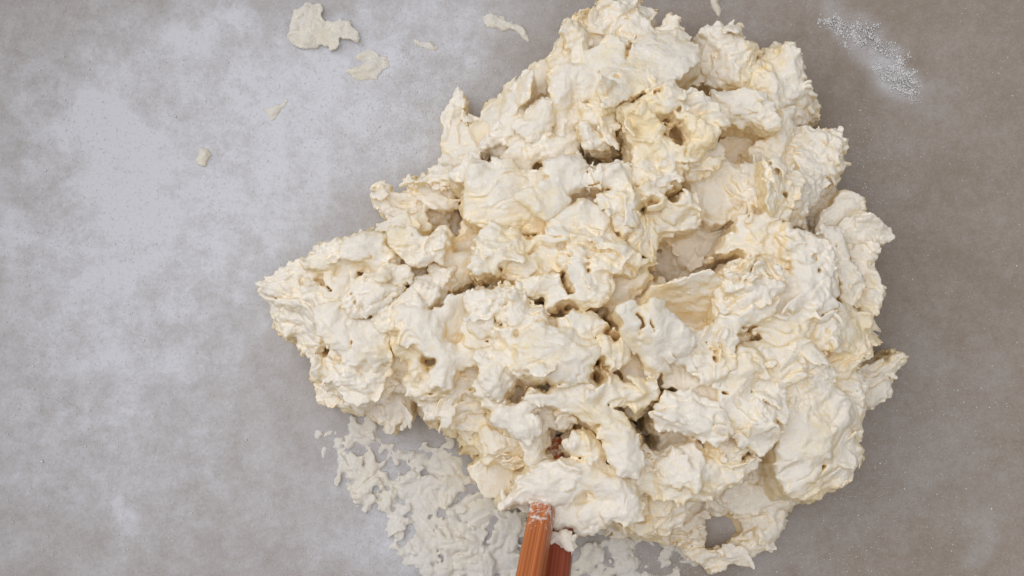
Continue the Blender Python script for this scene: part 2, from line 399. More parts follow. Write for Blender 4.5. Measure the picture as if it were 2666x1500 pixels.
# ------------------------------------------------------------------ dough: torn flaps mapped from the photograph
# (view, height mm, outline, options) ; dome mm, dir/slope, t = lip thickness mm
def F(v, z, pts, **k): return dict(v=v, z=z, p=pts, **k)
FLAPS = [
 # upper peak
 F('1', 34, [(1690,-20),(1800,-20),(1830,190),(1900,180),(1980,70),(2050,150),(2050,280),(2150,380),(2170,500),(2100,530),(2050,580),(1990,640),(1780,740),(1600,830),(1500,900),(1380,950),(1330,800),(1350,680),(1480,500),(1570,400),(1640,250)], dome=2.5, smooth=1, slope=(0,1,-8)),
 F('1', 26, [(1090,170),(1180,90),(1340,20),(1480,60),(1560,-20),(1660,-20),(1590,280),(1530,450),(1400,350),(1300,420),(1200,550),(1170,500),(1210,280),(1060,230)], dome=-1.5, wr=1.6),
 F('1', 32, [(1060,230),(1150,215),(1215,280),(1200,400),(1180,480),(1140,500),(1090,400)], dome=3),
 F('1', 22, [(1010,300),(1060,260),(1100,400),(1110,500),(1080,530),(990,530),(900,600),(860,560),(880,460),(970,400)], slope=(-.7,.7,-5)),
 F('1', 33, [(970,545),(1080,540),(1170,560),(1150,700),(1070,790),(1030,900),(960,850),(910,700),(920,610)], dome=3, smooth=1),
 F('1', 33, [(1210,560),(1300,450),(1420,340),(1530,360),(1530,480),(1430,640),(1320,770),(1210,780),(1200,650)], dome=2, smooth=1),
 F('1', 22, [(750,620),(830,540),(900,600),(900,750),(810,830),(740,850),(740,740)], dome=2),
 F('1', 11, [(530,720),(640,690),(740,680),(640,790),(550,800)], t=2),
 F('1', 22, [(160,960),(340,850),(540,810),(640,750),(740,690),(740,850),(680,900),(560,960),(480,1060),(440,1150),(330,1250),(280,1230),(250,1050)], dome=1.5, slope=(-1,0,-10), smooth=1),
 F('1', 10, [(40,960),(140,860),(150,770),(180,850),(170,960),(250,1050),(290,1240),(160,1290),(40,1330),(20,1120)], dome=1),
 F('1', 27, [(560,960),(680,900),(680,1060),(640,1170),(590,1180),(440,1150),(380,1200),(300,1250)], dome=2),
 F('1', 32, [(800,880),(850,850),(910,900),(910,1010),(850,1110),(730,1130),(690,1090),(760,990)], dome=3.5, smooth=1),
 F('1', 30, [(1040,900),(1110,850),(1120,960),(1060,1010)], dome=2),
 F('1', 31, [(930,920),(1000,900),(1060,1000),(1040,1100),(990,1110),(960,1020)], dome=2),
 F('1', 36, [(1190,900),(1300,900),(1430,960),(1450,1040),(1390,1070),(1280,1090),(1200,1040)], dome=2),
 F('1', 38, [(1180,1080),(1210,1050),(1260,1110),(1350,1130),(1390,1080),(1440,1100),(1440,1180),(1330,1220),(1240,1200),(1180,1140)], dome=1.5),
 F('1', 29, [(1110,1010),(1190,900),(1200,1040),(1140,1100)], dome=1),
 F('1', 31, [(740,1160),(900,1130),(980,1160),(1100,1140),(1170,1180),(1150,1280),(1000,1310),(870,1330),(800,1280),(750,1300),(720,1200)], dome=3),
 F('1', 29, [(530,1280),(640,1180),(720,1200),(740,1330),(700,1400),(560,1340)], dome=2.5),
 F('1', 22, [(340,1250),(440,1180),(560,1170),(600,1230),(520,1320),(430,1270)], dome=1),
 # swirl with the hole
 F('1', 40, [(1500,900),(1600,830),(1780,750),(1920,690),(2030,760),(2200,780),(2250,850),(2320,950),(2330,1040),(2300,1180),(2200,1240),(2150,1300),(2050,1380),(1980,1449),(1880,1400),(1760,1330),(1640,1270),(1580,1150),(1550,1000)], dome=3, wr=1.3),
 F('1', 42, [(1580,900),(1800,740),(1920,700),(2010,770),(2000,860),(1920,930),(1850,940),(1780,900),(1650,960)], dome=1.5),
 F('1', 42.5, [(2040,980),(2080,1000),(2200,1050),(2280,1080),(2180,1200),(2080,1260),(2060,1120)], dome=1.5),
 F('1', 41.5, [(1700,1000),(1780,960),(1760,1060),(1830,1180),(1960,1230),(2040,1260),(1940,1330),(1800,1280),(1700,1180)], dome=1.2),
 F('1', 36, [(2180,1320),(2330,1260),(2350,1330),(2240,1449),(2100,1449),(2050,1420)], dome=2),
 # upper right lobes
 F('3', 19, [(620,590),(700,535),(780,560),(820,640),(800,660),(700,680),(600,650)], t=2, dome=-1),
 F('3', 21, [(720,290),(780,250),(850,205),(950,240),(1050,220),(1060,300),(1180,370),(1150,500),(1130,600),(1100,740),(1000,720),(920,720),(860,700),(800,560),(740,500),(740,400)], dome=3, wr=1.2, dirn=(0.1,1)),
 F('3', 24, [(760,280),(860,210),(950,230),(1040,230),(1060,300),(990,370),(880,350)], dome=2.5),
 F('3', 24, [(930,400),(1060,330),(1170,390),(1130,560),(1090,700),(1020,690),(930,640)], dome=2.5, dirn=(0.1,1)),
 F('3', 16, [(780,620),(920,560),(1000,740),(1100,750),(1200,780),(1230,830),(1000,800),(870,790),(820,760)]),
 F('3', 19, [(1260,510),(1310,430),(1370,430),(1450,365),(1530,400),(1560,500),(1540,640),(1450,700),(1400,680),(1390,540),(1300,530)], dome=3),
 F('3', 23, [(1440,400),(1520,400),(1550,500),(1530,600),(1470,600),(1450,500)], dome=2.5, smooth=1),
 F('3', 21, [(1150,590),(1220,560),(1380,540),(1400,680),(1390,780),(1390,900),(1340,930),(1280,850),(1220,770),(1150,720)], dome=3, wr=1.3, dirn=(0.15,1)),
 F('3', 23, [(1140,590),(1180,580),(1220,680),(1200,770),(1150,740)], dome=2),
 F('3', 24, [(1330,700),(1380,730),(1390,880),(1340,930),(1290,820)], dome=2),
 F('3', 17, [(1430,740),(1520,660),(1620,690),(1670,760),(1670,830),(1790,900),(1760,930),(1600,1000),(1500,1030),(1450,900),(1400,860)], dome=2, slope=(1,-.3,-6)),
 F('3', 21, [(1440,760),(1520,670),(1620,700),(1650,780),(1560,760),(1560,850),(1480,860)], dome=2),
 F('3', 30, [(820,760),(870,790),(940,790),(1080,780),(1200,790),(1290,860),(1350,960),(1340,1030),(1280,1050),(1230,1010),(1100,1010),(900,1030),(860,960),(900,950),(830,850)], dome=3),
 F('3', 32, [(1080,790),(1200,800),(1290,870),(1340,960),(1320,1030),(1240,1000),(1180,920),(1100,900)], dome=2),
 F('3', 26, [(1400,920),(1500,890),(1500,1000),(1460,1100),(1440,1300),(1400,1449),(1320,1449),(1330,1200),(1280,1080),(1340,980)], dome=3, smooth=1),
 F('3', 24, [(1480,1080),(1560,1080),(1720,1120),(1880,1100),(1940,1150),(1920,1300),(1920,1400),(1850,1449),(1500,1449),(1430,1400),(1460,1200)], dome=3, wr=1.2, dirn=(0.6,1)),
 F('3', 28, [(1540,1260),(1650,1280),(1800,1380),(1850,1440),(1700,1449),(1560,1340)], dome=2),
 F('3', 27, [(1720,1120),(1880,1110),(1930,1180),(1900,1320),(1820,1280),(1740,1190)], dome=2),
 F('3', 19, [(900,1250),(1040,1080),(1220,1050),(1310,1200),(1310,1449),(900,1449)], dome=-1),
 F('3', 27, [(1200,1210),(1300,1180),(1320,1300),(1300,1449),(1210,1449),(1180,1320)], dome=2.5, dirn=(0,1)),
 # right, below
 F('5', 30, [(680,100),(800,0),(950,0),(960,200),(920,370),(820,400),(740,330),(640,230)], dome=3, smooth=1),
 F('5', 31, [(980,-40),(1220,-40),(1240,150),(1230,340),(1060,370),(1000,250)], dome=3, wr=1, dirn=(0.1,1)),
 F('5', 33, [(1220,-30),(1880,-30),(1840,60),(1740,180),(1640,260),(1600,400),(1450,420),(1300,340),(1240,250)], dome=3, wr=1.5, dirn=(0.2,1), slope=(1,0,-9)),
 F('5', 35.5, [(1260,40),(1400,20),(1560,60),(1600,140),(1500,250),(1350,240),(1270,160)], dome=2),
 F('5', 30, [(1600,40),(1720,30),(1740,120),(1650,240),(1590,200)], dome=2, dirn=(0.4,1)),
 F('5', 14, [(1640,260),(1740,190),(1880,50),(1850,150),(1750,280)], t=2),
 F('5', 25, [(1800,330),(1930,165),(2070,230),(2050,330),(1950,400),(1850,440),(1740,440)], dome=2.5, smooth=1),
 F('5', 16, [(1590,330),(1720,220),(1830,190),(1800,330),(1740,440),(1620,470)]),
 F('5', 20, [(440,560),(620,450),(840,430),(980,520),(960,620),(860,740),(740,800),(640,840),(540,800),(470,690)], dome=3, wr=0.9),
 F('5', 16, [(210,720),(330,670),(480,720),(560,830),(430,880),(330,860)], dome=2),
 F('5', 10, [(280,880),(430,880),(560,870),(700,830),(850,770),(700,900),(520,940),(400,900)]),
 F('5', 36, [(400,250),(480,200),(600,200),(650,270),(660,390),(600,440),(480,480),(350,510),(320,420),(220,390),(200,360),(330,350)], dome=2.5),
 F('5', 39, [(390,260),(480,200),(600,210),(650,300),(560,350),(430,330)], dome=2),
 F('5', 38, [(1060,410),(1100,360),(1200,400),(1330,340),(1400,430),(1450,500),(1330,580),(1240,570),(1180,500)], dome=-.5, t=2.5),
 F('5', 37, [(990,560),(1120,500),(1240,570),(1400,590),(1470,680),(1490,800),(1400,740),(1280,760),(1130,760),(990,780),(870,740),(930,640)], dome=2),
 F('5', 42, [(1440,540),(1500,480),(1580,500),(1640,600),(1680,700),(1660,830),(1590,870),(1540,800),(1470,680)], dome=2.5, dirn=(0.4,1)),
 F('5', 40, [(1640,540),(1740,560),(1860,740),(1860,860),(1890,1000),(1820,1010),(1740,860),(1690,700)], dome=2.5, dirn=(0.4,1)),
 F('5', 34, [(1760,500),(1900,480),(1920,600),(1960,720),(2010,800),(1890,780),(1800,620)], dome=2),
 F('5', 27, [(1930,420),(2040,400),(2120,340),(2160,380),(2150,450),(2300,490),(2310,500),(2250,550),(2160,560),(2170,650),(2060,700),(1980,600),(1920,520)], dome=2),
 F('5', 29, [(2040,660),(2170,600),(2160,780),(2190,830),(2180,950),(2250,960),(2220,1040),(2210,1200),(2060,1180),(1920,1110),(1910,960),(1900,860),(1930,820),(2030,830)], dome=2, wr=1.3, dirn=(0.5,1)),
 F('5', 34, [(1900,870),(2000,860),(2080,900),(1960,1080),(1920,1080),(1900,980)], dome=1),
 F('5', 45, [(890,870),(1000,830),(1200,780),(1350,810),(1380,950),(1280,1060),(1260,1200),(1130,1240),(1000,1230),(900,1180),(890,1040)], dome=3, wr=1.8),
 F('5', 38, [(330,1040),(470,960),(720,900),(850,970),(880,1110),(800,1240),(650,1280),(600,1290),(480,1180),(380,1090)], dome=1, smooth=1, wr=0.4, slope=(0,-1,-11)),
 F('5', 44, [(870,1250),(1000,1240),(1190,1250),(1190,1280),(1080,1300),(960,1300),(880,1280)], dome=1),
 F('5', 31, [(1000,1310),(1200,1290),(1260,1340),(1240,1400),(1200,1449),(1000,1449),(900,1360)], dome=1),
 F('5', 42, [(1500,900),(1640,840),(1760,900),(1820,1080),(1780,1190),(1640,1200),(1530,1130)], dome=3),
 F('5', 40, [(1400,820),(1490,820),(1520,1120),(1400,1140),(1300,1080),(1390,950)], dome=2, dirn=(0.1,1)),
 F('5', 40, [(1290,1090),(1530,1150),(1610,1210),(1610,1449),(1300,1449),(1230,1300)], dome=2.5),
 F('5', 34, [(1780,1200),(1880,1130),(2000,1160),(2060,1190),(2210,1200),(2280,1290),(2210,1400),(2160,1449),(1800,1449),(1760,1300)], dome=2.5, slope=(1,0,-6)),
 F('5', 38, [(1640,1210),(1750,1220),(1790,1340),(1780,1449),(1640,1449),(1610,1320)], dome=2),
 # centre right
 F('6', 49, [(1430,120),(1490,30),(1600,20),(1680,60),(1750,-40),(1830,-10),(1920,100),(2060,220),(2080,350),(2030,450),(1960,420),(1900,420),(1950,560),(1830,600),(1740,500),(1700,400),(1620,300),(1570,220),(1450,200)], dome=3, smooth=1, slope=(0,1,5), dirn=(0.4,1)),
 F('6', 38, [(1530,230),(1620,300),(1720,450),(1750,600),(1620,610),(1530,520),(1500,440)], smooth=1),
 F('6', 46, [(1300,360),(1370,255),(1420,300),(1520,310),(1530,400),(1460,450),(1380,480),(1340,600),(1330,600),(1290,470)], dome=1.5, wr=1.5, dirn=(0.2,1)),
 F('6', 44, [(1340,560),(1450,640),(1620,650),(1800,620),(1810,680),(1660,830),(1540,800),(1430,740)], dome=2),
 F('7', 45, [(650,330),(720,100),(790,60),(900,60),(1000,140),(960,330),(880,400),(880,460),(760,440),(690,360)], dome=2, wr=1.4, dirn=(0.2,1)),
 F('7', 44, [(960,330),(1090,280),(1220,400),(1130,460),(1060,500),(920,520),(860,440)], dome=2.5),
 F('7', 40, [(500,200),(640,60),(660,300),(640,460),(560,500),(440,440),(400,430),(480,330)], smooth=1, dome=-1),
 F('7', 43, [(920,620),(1000,540),(1060,500),(1180,690),(1360,470),(1410,620),(1410,760),(1360,830),(1300,960),(1200,1030),(1090,960),(980,850),(960,720)], dome=2.5),
 F('7', 37, [(1060,480),(1140,450),(1300,470),(1370,480),(1260,690),(1160,680)], dome=-1),
 F('7', 44, [(380,700),(460,570),(640,570),(720,620),(830,640),(930,740),(940,850),(860,970),(700,900),(600,830),(420,830)], dome=2.5),
 F('7', 29, [(320,860),(420,830),(600,830),(720,900),(740,950),(560,1010),(430,1000)], dome=1),
 F('7', 40, [(640,560),(760,440),(880,470),(900,540),(840,640),(720,640)], dome=.5),
 F('7', 37, [(400,1180),(520,1050),(650,1050),(740,1120),(820,1100),(900,1000),(1080,960),(1100,1030),(1090,1110),(1160,1120),(1140,1160),(1080,1170),(1050,1250),(900,1350),(760,1400),(620,1420),(590,1300),(480,1300)], dome=3),
 F('7', 40, [(440,1180),(540,1060),(640,1060),(720,1130),(740,1250),(680,1330),(600,1300),(500,1290)], dome=2),
 F('7', 34, [(1410,780),(1560,690),(1680,760),(1900,620),(2100,640),(2110,720),(2080,880),(2040,1000),(2060,1100),(2110,1130),(2040,1180),(2010,1260),(1850,1330),(1740,1430),(1640,1449),(1500,1400),(1350,1150),(1380,1000),(1440,900)], dome=4, smooth=1, slope=(1,-.6,-8), wr=0.8),
 F('7', 38, [(1430,830),(1600,720),(1680,800),(1850,900),(1800,1080),(1640,1120),(1460,1110),(1400,1020)], dome=2, smooth=1),
 F('7', 31, [(1380,1140),(1520,1160),(1640,1200),(1600,1330),(1520,1390),(1440,1300)], dome=1.5),
 F('7', 36, [(1540,650),(1580,530),(1800,540),(1900,620),(1680,760),(1560,690)], dome=2),
 F('7', 38, [(1400,480),(1550,400),(1740,280),(1790,420),(1740,520),(1580,530),(1540,640),(1430,640)], dome=2, dirn=(0.3,1)),
 F('7', 42, [(1080,200),(1240,190),(1400,240),(1500,200),(1600,120),(1740,280),(1550,400),(1380,440),(1230,380),(1110,280)], dome=2, wr=1.3, dirn=(1,0.1)),
 F('7', 36, [(960,110),(1060,100),(1100,190),(1060,260),(1000,220)], dome=1),
 F('7', 33, [(1830,200),(1900,150),(2160,140),(2170,230),(2060,270),(2000,340),(1900,420),(1820,380)], dome=2.5),
 F('7', 20, [(1960,440),(1990,370),(2100,330),(2200,360),(2430,255),(2420,330),(2300,450),(2280,560),(2190,650),(2110,600),(2110,480),(2040,430)], dome=1.5, t=3),
 F('7', 32, [(1900,420),(2010,480),(2060,420),(2120,470),(2100,640),(1900,620),(1820,540),(1800,430)], dome=2),
 F('7', 16, [(1090,1020),(1210,1040),(1390,1050),(1380,1140),(1260,1150),(1540,1280),(1480,1330),(1350,1340),(1250,1240),(1050,1250),(1100,1180),(1200,1140)], dome=1),
 F('7', 12, [(890,1380),(1060,1230),(1220,1230),(1300,1340),(1480,1330),(1540,1400),(1640,1449),(890,1449)], dome=1.5),
 # centre low, round the chopsticks
 F('6', 48, [(620,330),(700,260),(850,185),(1000,230),(1150,280),(1290,330),(1300,480),(1220,540),(1080,590),(990,620),(880,620),(770,690),(760,640),(850,540),(780,590),(700,560),(640,480),(620,400)], dome=6, smooth=1, wr=0.4),
 F('6', 43, [(330,410),(440,370),(630,350),(640,480),(560,550),(540,640),(480,720),(380,640),(360,520)], dome=3),
 F('6', 43, [(770,650),(870,590),(1000,610),(900,640),(790,690)], dome=1),
 F('6', 28, [(480,740),(560,560),(740,600),(720,700),(680,780),(540,840)], smooth=1),
 F('6', 40, [(330,640),(370,620),(400,740),(560,840),(470,830),(340,760)], dome=1.5),
 F('6', 42, [(430,880),(560,850),(660,830),(800,790),(760,860),(720,900),(800,960),(820,1020),(760,1050),(720,1090),(650,1050),(500,980),(440,940)], dome=2.5, smooth=1),
 F('6', 45, [(690,770),(760,740),(930,650),(1050,690),(1220,620),(1430,640),(1390,750),(1350,760),(1480,930),(1590,1020),(1650,1150),(1650,1300),(1620,1400),(1500,1380),(1430,1200),(1380,1100),(1300,980),(1180,920),(1080,850),(880,810),(770,800)], dome=3, smooth=1),
 F('6', 36, [(800,850),(920,810),(1080,850),(1110,930),(1050,980),(900,960),(820,920)], dome=1.5),
 F('6', 40, [(1080,1180),(1120,1080),(1230,1060),(1310,1130),(1370,1250),(1280,1300),(1200,1280),(1210,1220),(1150,1190)], dome=2.5),
 F('6', 33, [(700,1150),(820,1050),(880,1000),(900,1100),(860,1200),(900,1290),(820,1310),(760,1280)], dome=1.5),
 F('a', 40, [(500,850),(600,780),(720,740),(850,740),(960,770),(1130,810),(1200,880),(1250,1000),(1240,1100),(1060,1080),(1040,1050),(1060,980),(1000,930),(900,900),(800,960),(650,970),(540,960),(440,980),(380,1020),(450,940),(520,900)], dome=4, smooth=1),
 F('a', 36, [(850,1020),(900,940),(1000,920),(1050,1000),(1040,1090),(950,1160),(870,1180),(820,1120)], dome=4, smooth=1),
 F('a', 35, [(560,1000),(700,960),(830,960),(850,1060),(800,1140),(740,1160),(660,1080)], dome=3, smooth=1),
 F('a', 28, [(1050,1080),(1240,1000),(1300,880),(1450,950),(1540,900),(1550,1040),(1420,1190),(1250,1180),(1130,1150)], dome=3),
 F('a', 36, [(1170,500),(1240,580),(1370,770),(1340,950),(1200,900),(1180,800)], dome=2, dirn=(0.5,-1)),
 F('a', 37, [(1330,740),(1420,680),(1540,740),(1560,860),(1480,960),(1380,930)], dome=2.5),
 F('6', 23, [(30,870),(100,780),(300,820),(340,880),(370,990),(300,1010),(160,1000),(50,980)], dome=1),
 F('6', 17, [(40,960),(160,1000),(370,1000),(420,1100),(380,1170),(230,1140),(150,1060)], dome=1, t=2.5),
 F('6', 26, [(360,1000),(540,990),(680,1060),(720,1150),(760,1290),(560,1320),(350,1270),(370,1180)], dome=2, wr=1.4),
 F('a', 18, [(190,790),(260,720),(400,760),(580,760),(560,850),(480,940),(400,960),(320,920),(260,850)], dome=-1, smooth=1, t=3),
 F('8', 27, [(1470,900),(1650,800),(1950,850),(1940,1000),(1760,1100),(1650,1150),(1640,1070),(1560,1090),(1490,1060)], dome=2, wr=1.4, dirn=(-.6,1)),
 # left lobe
 F('8', 27, [(530,650),(540,560),(700,560),(850,610),(1100,580),(1180,650),(1180,800),(1100,930),(1040,960),(930,980),(800,920),(620,770),(560,740)], dome=4, wr=1.3, dirn=(1,-.2)),
 F('8', 30, [(760,660),(900,640),(1100,620),(1170,700),(1100,800),(950,830),(820,760)], dome=1.5, dirn=(1,-.2)),
 F('8', 16, [(540,830),(620,790),(760,900),(930,960),(700,940),(590,930)], dome=1),
 F('8', 17, [(1040,920),(1180,830),(1310,830),(1330,980),(1290,1060),(1180,1110),(1170,1170),(1140,1100),(1060,1040)], dome=3),
 F('8', 24, [(1160,640),(1290,600),(1350,700),(1310,830),(1190,840)], dome=1),
 F('8', 23, [(130,0),(640,0),(680,100),(620,200),(600,330),(620,420),(540,560),(400,440),(380,350),(260,320),(220,210),(170,130)], dome=3, slope=(1,1,8)),
 F('8', 34, [(600,200),(700,120),(800,100),(830,230),(780,330),(770,420),(830,520),(720,470),(640,400),(600,320)], dome=3, smooth=1),
 F('8', 34, [(780,330),(960,330),(1110,300),(1120,400),(1090,480),(1150,560),(1050,600),(850,610),(800,500)], dome=3, smooth=1),
 F('8', 27, [(1090,440),(1230,400),(1260,500),(1300,600),(1180,640),(1130,540)], dome=1),
 F('2', 37, [(800,1010),(940,900),(1160,810),(1320,830),(1250,900),(1180,990),(1090,1080),(960,1170),(880,1190),(820,1100)], dome=2, wr=1.2, dirn=(1,-.7)),
 F('2', 31, [(640,860),(860,800),(840,1000),(820,1180),(640,1180),(600,1050)], dome=2, dirn=(-.2,1)),
 F('2', 33, [(470,740),(580,620),(780,560),(1020,520),(1150,560),(1190,650),(1230,730),(1150,780),(1020,770),(880,780),(780,760),(720,730),(640,780),(560,760)], dome=3, dirn=(1,-.25)),
 F('2', 36, [(800,600),(1000,540),(1140,580),(1180,650),(1000,640),(820,700)], dome=2, smooth=1),
 F('2', 22, [(1020,510),(1150,400),(1300,370),(1330,400),(1460,380),(1440,450),(1500,460),(1480,540),(1350,560),(1200,500),(1150,550)], dome=1.5),
 F('2', 36, [(1200,510),(1330,510),(1370,550),(1480,560),(1580,540),(1600,500),(1630,500),(1630,590),(1560,680),(1500,660),(1440,740),(1380,750),(1300,640),(1220,590)], dome=1.5, t=3),
 F('2', 25, [(60,890),(100,890),(150,920),(270,830),(370,830),(400,900),(560,950),(640,1000),(640,1180),(500,1200),(250,1300),(160,1100),(130,970)], dome=3, slope=(1,.5,6), wr=1.5),
 F('2', 27, [(340,780),(470,740),(560,780),(640,790),(720,840),(660,940),(540,900),(400,880)], dome=1.5),
 F('2', 36, [(1080,1180),(1300,1000),(1400,900),(1500,950),(1400,1030),(1320,1160),(1250,1250),(1110,1300)], dome=2.5, dirn=(1,-.7)),
 F('2', 28, [(1180,650),(1240,640),(1340,760),(1420,830),(1330,860),(1220,780)], dome=.5),
 F('8', 40, [(1370,180),(1440,130),(1500,200),(1560,330),(1640,480),(1660,700),(1650,800),(1590,850),(1540,800),(1580,720),(1540,620),(1480,540),(1400,440),(1330,360),(1340,250)], dome=3, smooth=1, dirn=(.5,1)),
 F('8', 34, [(1230,440),(1330,440),(1450,560),(1450,650),(1400,720),(1350,700),(1360,620),(1280,570),(1220,520)], dome=2.5, smooth=1),
 F('8', 40, [(1240,320),(1380,100),(1390,170),(1300,330),(1290,430),(1250,440)], dome=1, t=2.5),
 F('8', 30, [(1310,760),(1400,720),(1520,740),(1590,850),(1700,880),(1450,900),(1340,860)], dome=2),
 F('8', 36, [(1560,260),(1700,130),(1840,100),(1850,250),(1800,430),(1740,500),(1660,450),(1610,370)], dome=1, slope=(1,-1,-6), smooth=1),
 F('8', 38, [(1500,30),(1560,0),(1540,120),(1530,240),(1510,200)], dome=1),
 F('8', 32, [(1550,0),(1660,30),(1650,130),(1560,140)], dome=2.5, smooth=1),
 F('8', 38, [(1660,700),(1740,510),(1840,440),(2040,470),(2030,550),(1880,580),(1760,650),(1680,730)], dome=2, smooth=1),
 F('8', 44, [(1850,60),(1990,10),(2320,0),(2340,100),(2280,280),(2150,300),(2110,330),(2080,220),(2100,330),(1990,340),(1890,330),(1880,230)], dome=3.5),
 F('8', 41, [(1850,250),(1890,330),(1990,400),(2060,460),(1840,440)], dome=2, smooth=1),
 F('8', 31, [(1650,730),(1880,600),(1980,640),(1900,780),(1830,830),(1700,880),(1650,820)], dome=1),
 F('6', 42, [(510,140),(600,60),(830,30),(850,130),(800,190),(700,260),(560,280),(500,220)], dome=2, wr=2),
 F('6', 44, [(1020,120),(1090,50),(1200,60),(1380,160),(1370,200),(1200,220),(1060,190)], dome=2.5),
 F('6', 38, [(830,60),(900,100),(940,120),(900,180),(1050,200),(1250,230),(1340,190),(1360,230),(1280,330),(1150,280),(980,230)], dome=2, smooth=1),
 # centre
 F('4', 37, [(220,250),(260,50),(400,90),(540,60),(700,130),(860,190),(870,270),(830,330),(700,340),(700,450),(620,560),(440,590),(300,590),(210,500),(200,430)], dome=3, smooth=1, wr=.7),
 F('4', 35, [(570,590),(660,460),(850,530),(900,540),(860,600),(700,640),(600,620)], dome=1.5),
 F('4', 33, [(70,170),(150,130),(250,30),(270,100),(210,250),(150,200)], dome=1.5),
 F('4', 40, [(870,180),(880,90),(1000,20),(1180,30),(1220,100),(1180,240),(1160,300),(1080,320),(980,230)], dome=3, smooth=1),
 F('4', 42, [(660,360),(740,330),(850,450),(920,380),(830,340),(860,290),(980,290),(1030,340),(970,420),(870,520),(800,500)], dome=2, smooth=1, rough_edge=.4),
 F('4', 42, [(1180,220),(1450,70),(1560,100),(1640,300),(1700,370),(1690,450),(1600,520),(1600,640),(1520,700),(1480,560),(1400,440),(1300,380),(1400,270)], dome=3, wr=1.4),
 F('4', 40, [(910,540),(1020,470),(1180,430),(1290,480),(1320,560),(1280,640),(1100,630),(940,640)], dome=3, smooth=1),
 F('4', 39, [(1290,480),(1480,560),(1440,680),(1300,640)], dome=2),
 F('4', 31, [(860,480),(1000,420),(1180,280),(1350,300),(1310,400),(1100,440),(900,500)], smooth=1),
 F('4', 41, [(1660,30),(1880,200),(2000,230),(1870,280),(1850,400),(1740,440),(1700,330),(1640,250),(1570,150)], dome=2.5),
 F('4', 38, [(1500,680),(1600,560),(1690,580),(1780,700),(1740,830),(1660,780),(1590,800),(1540,740)], dome=2, wr=1.5, dirn=(0,1)),
 F('4', 43, [(310,750),(440,740),(600,720),(640,830),(560,900),(300,1000),(260,930),(330,820)], dome=3),
 F('4', 31, [(0,950),(110,860),(300,800),(310,830),(260,920),(260,1000),(160,1080),(50,1120),(0,1100)], dome=3, smooth=1),
 F('4', 33, [(-200,1100),(-60,980),(60,930),(80,1060),(-60,1180)], dome=2),
 F('4', 44, [(870,670),(1080,660),(1300,690),(1450,720),(1600,850),(1640,930),(1560,960),(1300,930),(1180,930),(1050,940),(1000,890),(1080,800),(1090,720),(960,700)], dome=2, wr=2),
 F('4', 40, [(820,720),(900,720),(1000,800),(1060,830),(1000,890),(900,840)], dome=1.5),
 F('4', 45, [(1030,1000),(1180,940),(1320,970),(1390,1140),(1380,1200),(1200,1220),(1110,1180),(1080,1070)], dome=2),
 F('4', 43, [(620,1130),(750,1070),(940,1050),(1000,1100),(1100,1200),(1140,1270),(1050,1310),(920,1290),(930,1220),(1000,1200),(930,1130),(800,1130),(720,1130)], dome=2.5, smooth=1),
 F('4', 39, [(560,900),(640,850),(800,870),(900,1000),(940,1050),(740,1060),(620,1040),(500,1000)], dome=3),
 F('4', 37, [(660,760),(800,720),(960,880),(1040,960),(1080,1180),(960,1060),(860,900)], dome=1),
 F('4', 37, [(1390,1140),(1500,1030),(1760,930),(1790,980),(1640,1100),(1540,1230),(1400,1240)], dome=2, smooth=1),
 F('4', 31, [(1600,1180),(1740,1070),(1860,1070),(1850,1150),(1760,1220),(1640,1250)], dome=2),
 F('4', 41, [(370,690),(420,630),(490,650),(510,720),(420,740)], dome=2),
 F('4', 40, [(540,760),(560,640),(620,640),(640,740),(760,720),(640,800)], dome=1.5),
 F('4', 25, [(190,800),(200,620),(320,600),(450,640),(400,720),(330,740),(300,800)], dome=1.5, wr=1.5),
 F('4', 33, [(1380,1260),(1540,1230),(1640,1270),(1450,1340),(1380,1320)], dome=1),
 # low strands at the left
 F('2', 4, [(1430,560),(1560,500),(1700,380),(1800,300),(1800,600),(1700,700),(1470,740)], wr=0.8, grow=0.35),
 F('2', 10, [(1040,200),(1080,90),(1180,130),(1340,130),(1480,150),(1500,240),(1400,290),(1170,220),(1280,270),(1450,300),(1360,360),(1200,370),(1100,310)], dome=2.5, wr=0.8, grow=0.35),
 F('2', 15, [(1290,60),(1340,10),(1380,90),(1520,110),(1600,70),(1750,200),(1740,300),(1640,350),(1600,290),(1480,300),(1500,200)], dome=2.5, wr=0.8, grow=0.35),
 F('2', 20, [(1400,100),(1600,-80),(1800,-30),(1830,130),(1700,130),(1600,70)], dome=2, grow=0.5),
 F('2', 8, [(1430,400),(1480,300),(1620,290),(1680,400),(1620,450),(1530,480)], dome=1, grow=0.3),
 F('1', 14, [(20,1330),(160,1290),(300,1250),(250,1330),(120,1449),(-60,1449)], dome=1.5),
 # ring at the bottom
 F('b', 7, [(340,1000),(430,960),(530,950),(580,1000),(560,1060),(480,1050),(420,1180),(400,1260),(460,1310),(560,1310),(660,1260),(720,1160),(700,1100),(640,1030),(760,960),(850,960),(900,1080),(950,1120),(870,1250),(740,1310),(620,1360),(500,1400),(390,1350),(290,1250),(220,1160),(350,1080)], dome=2.5, wr=1.5),
 F('b', 10, [(820,980),(900,980),(930,1110),(860,1230),(800,1200),(840,1090)], dome=2),
 F('b', 12, [(580,900),(690,800),(830,840),(960,880),(950,1000),(880,970),(800,1020),(650,1030),(600,960)], dome=2),
]
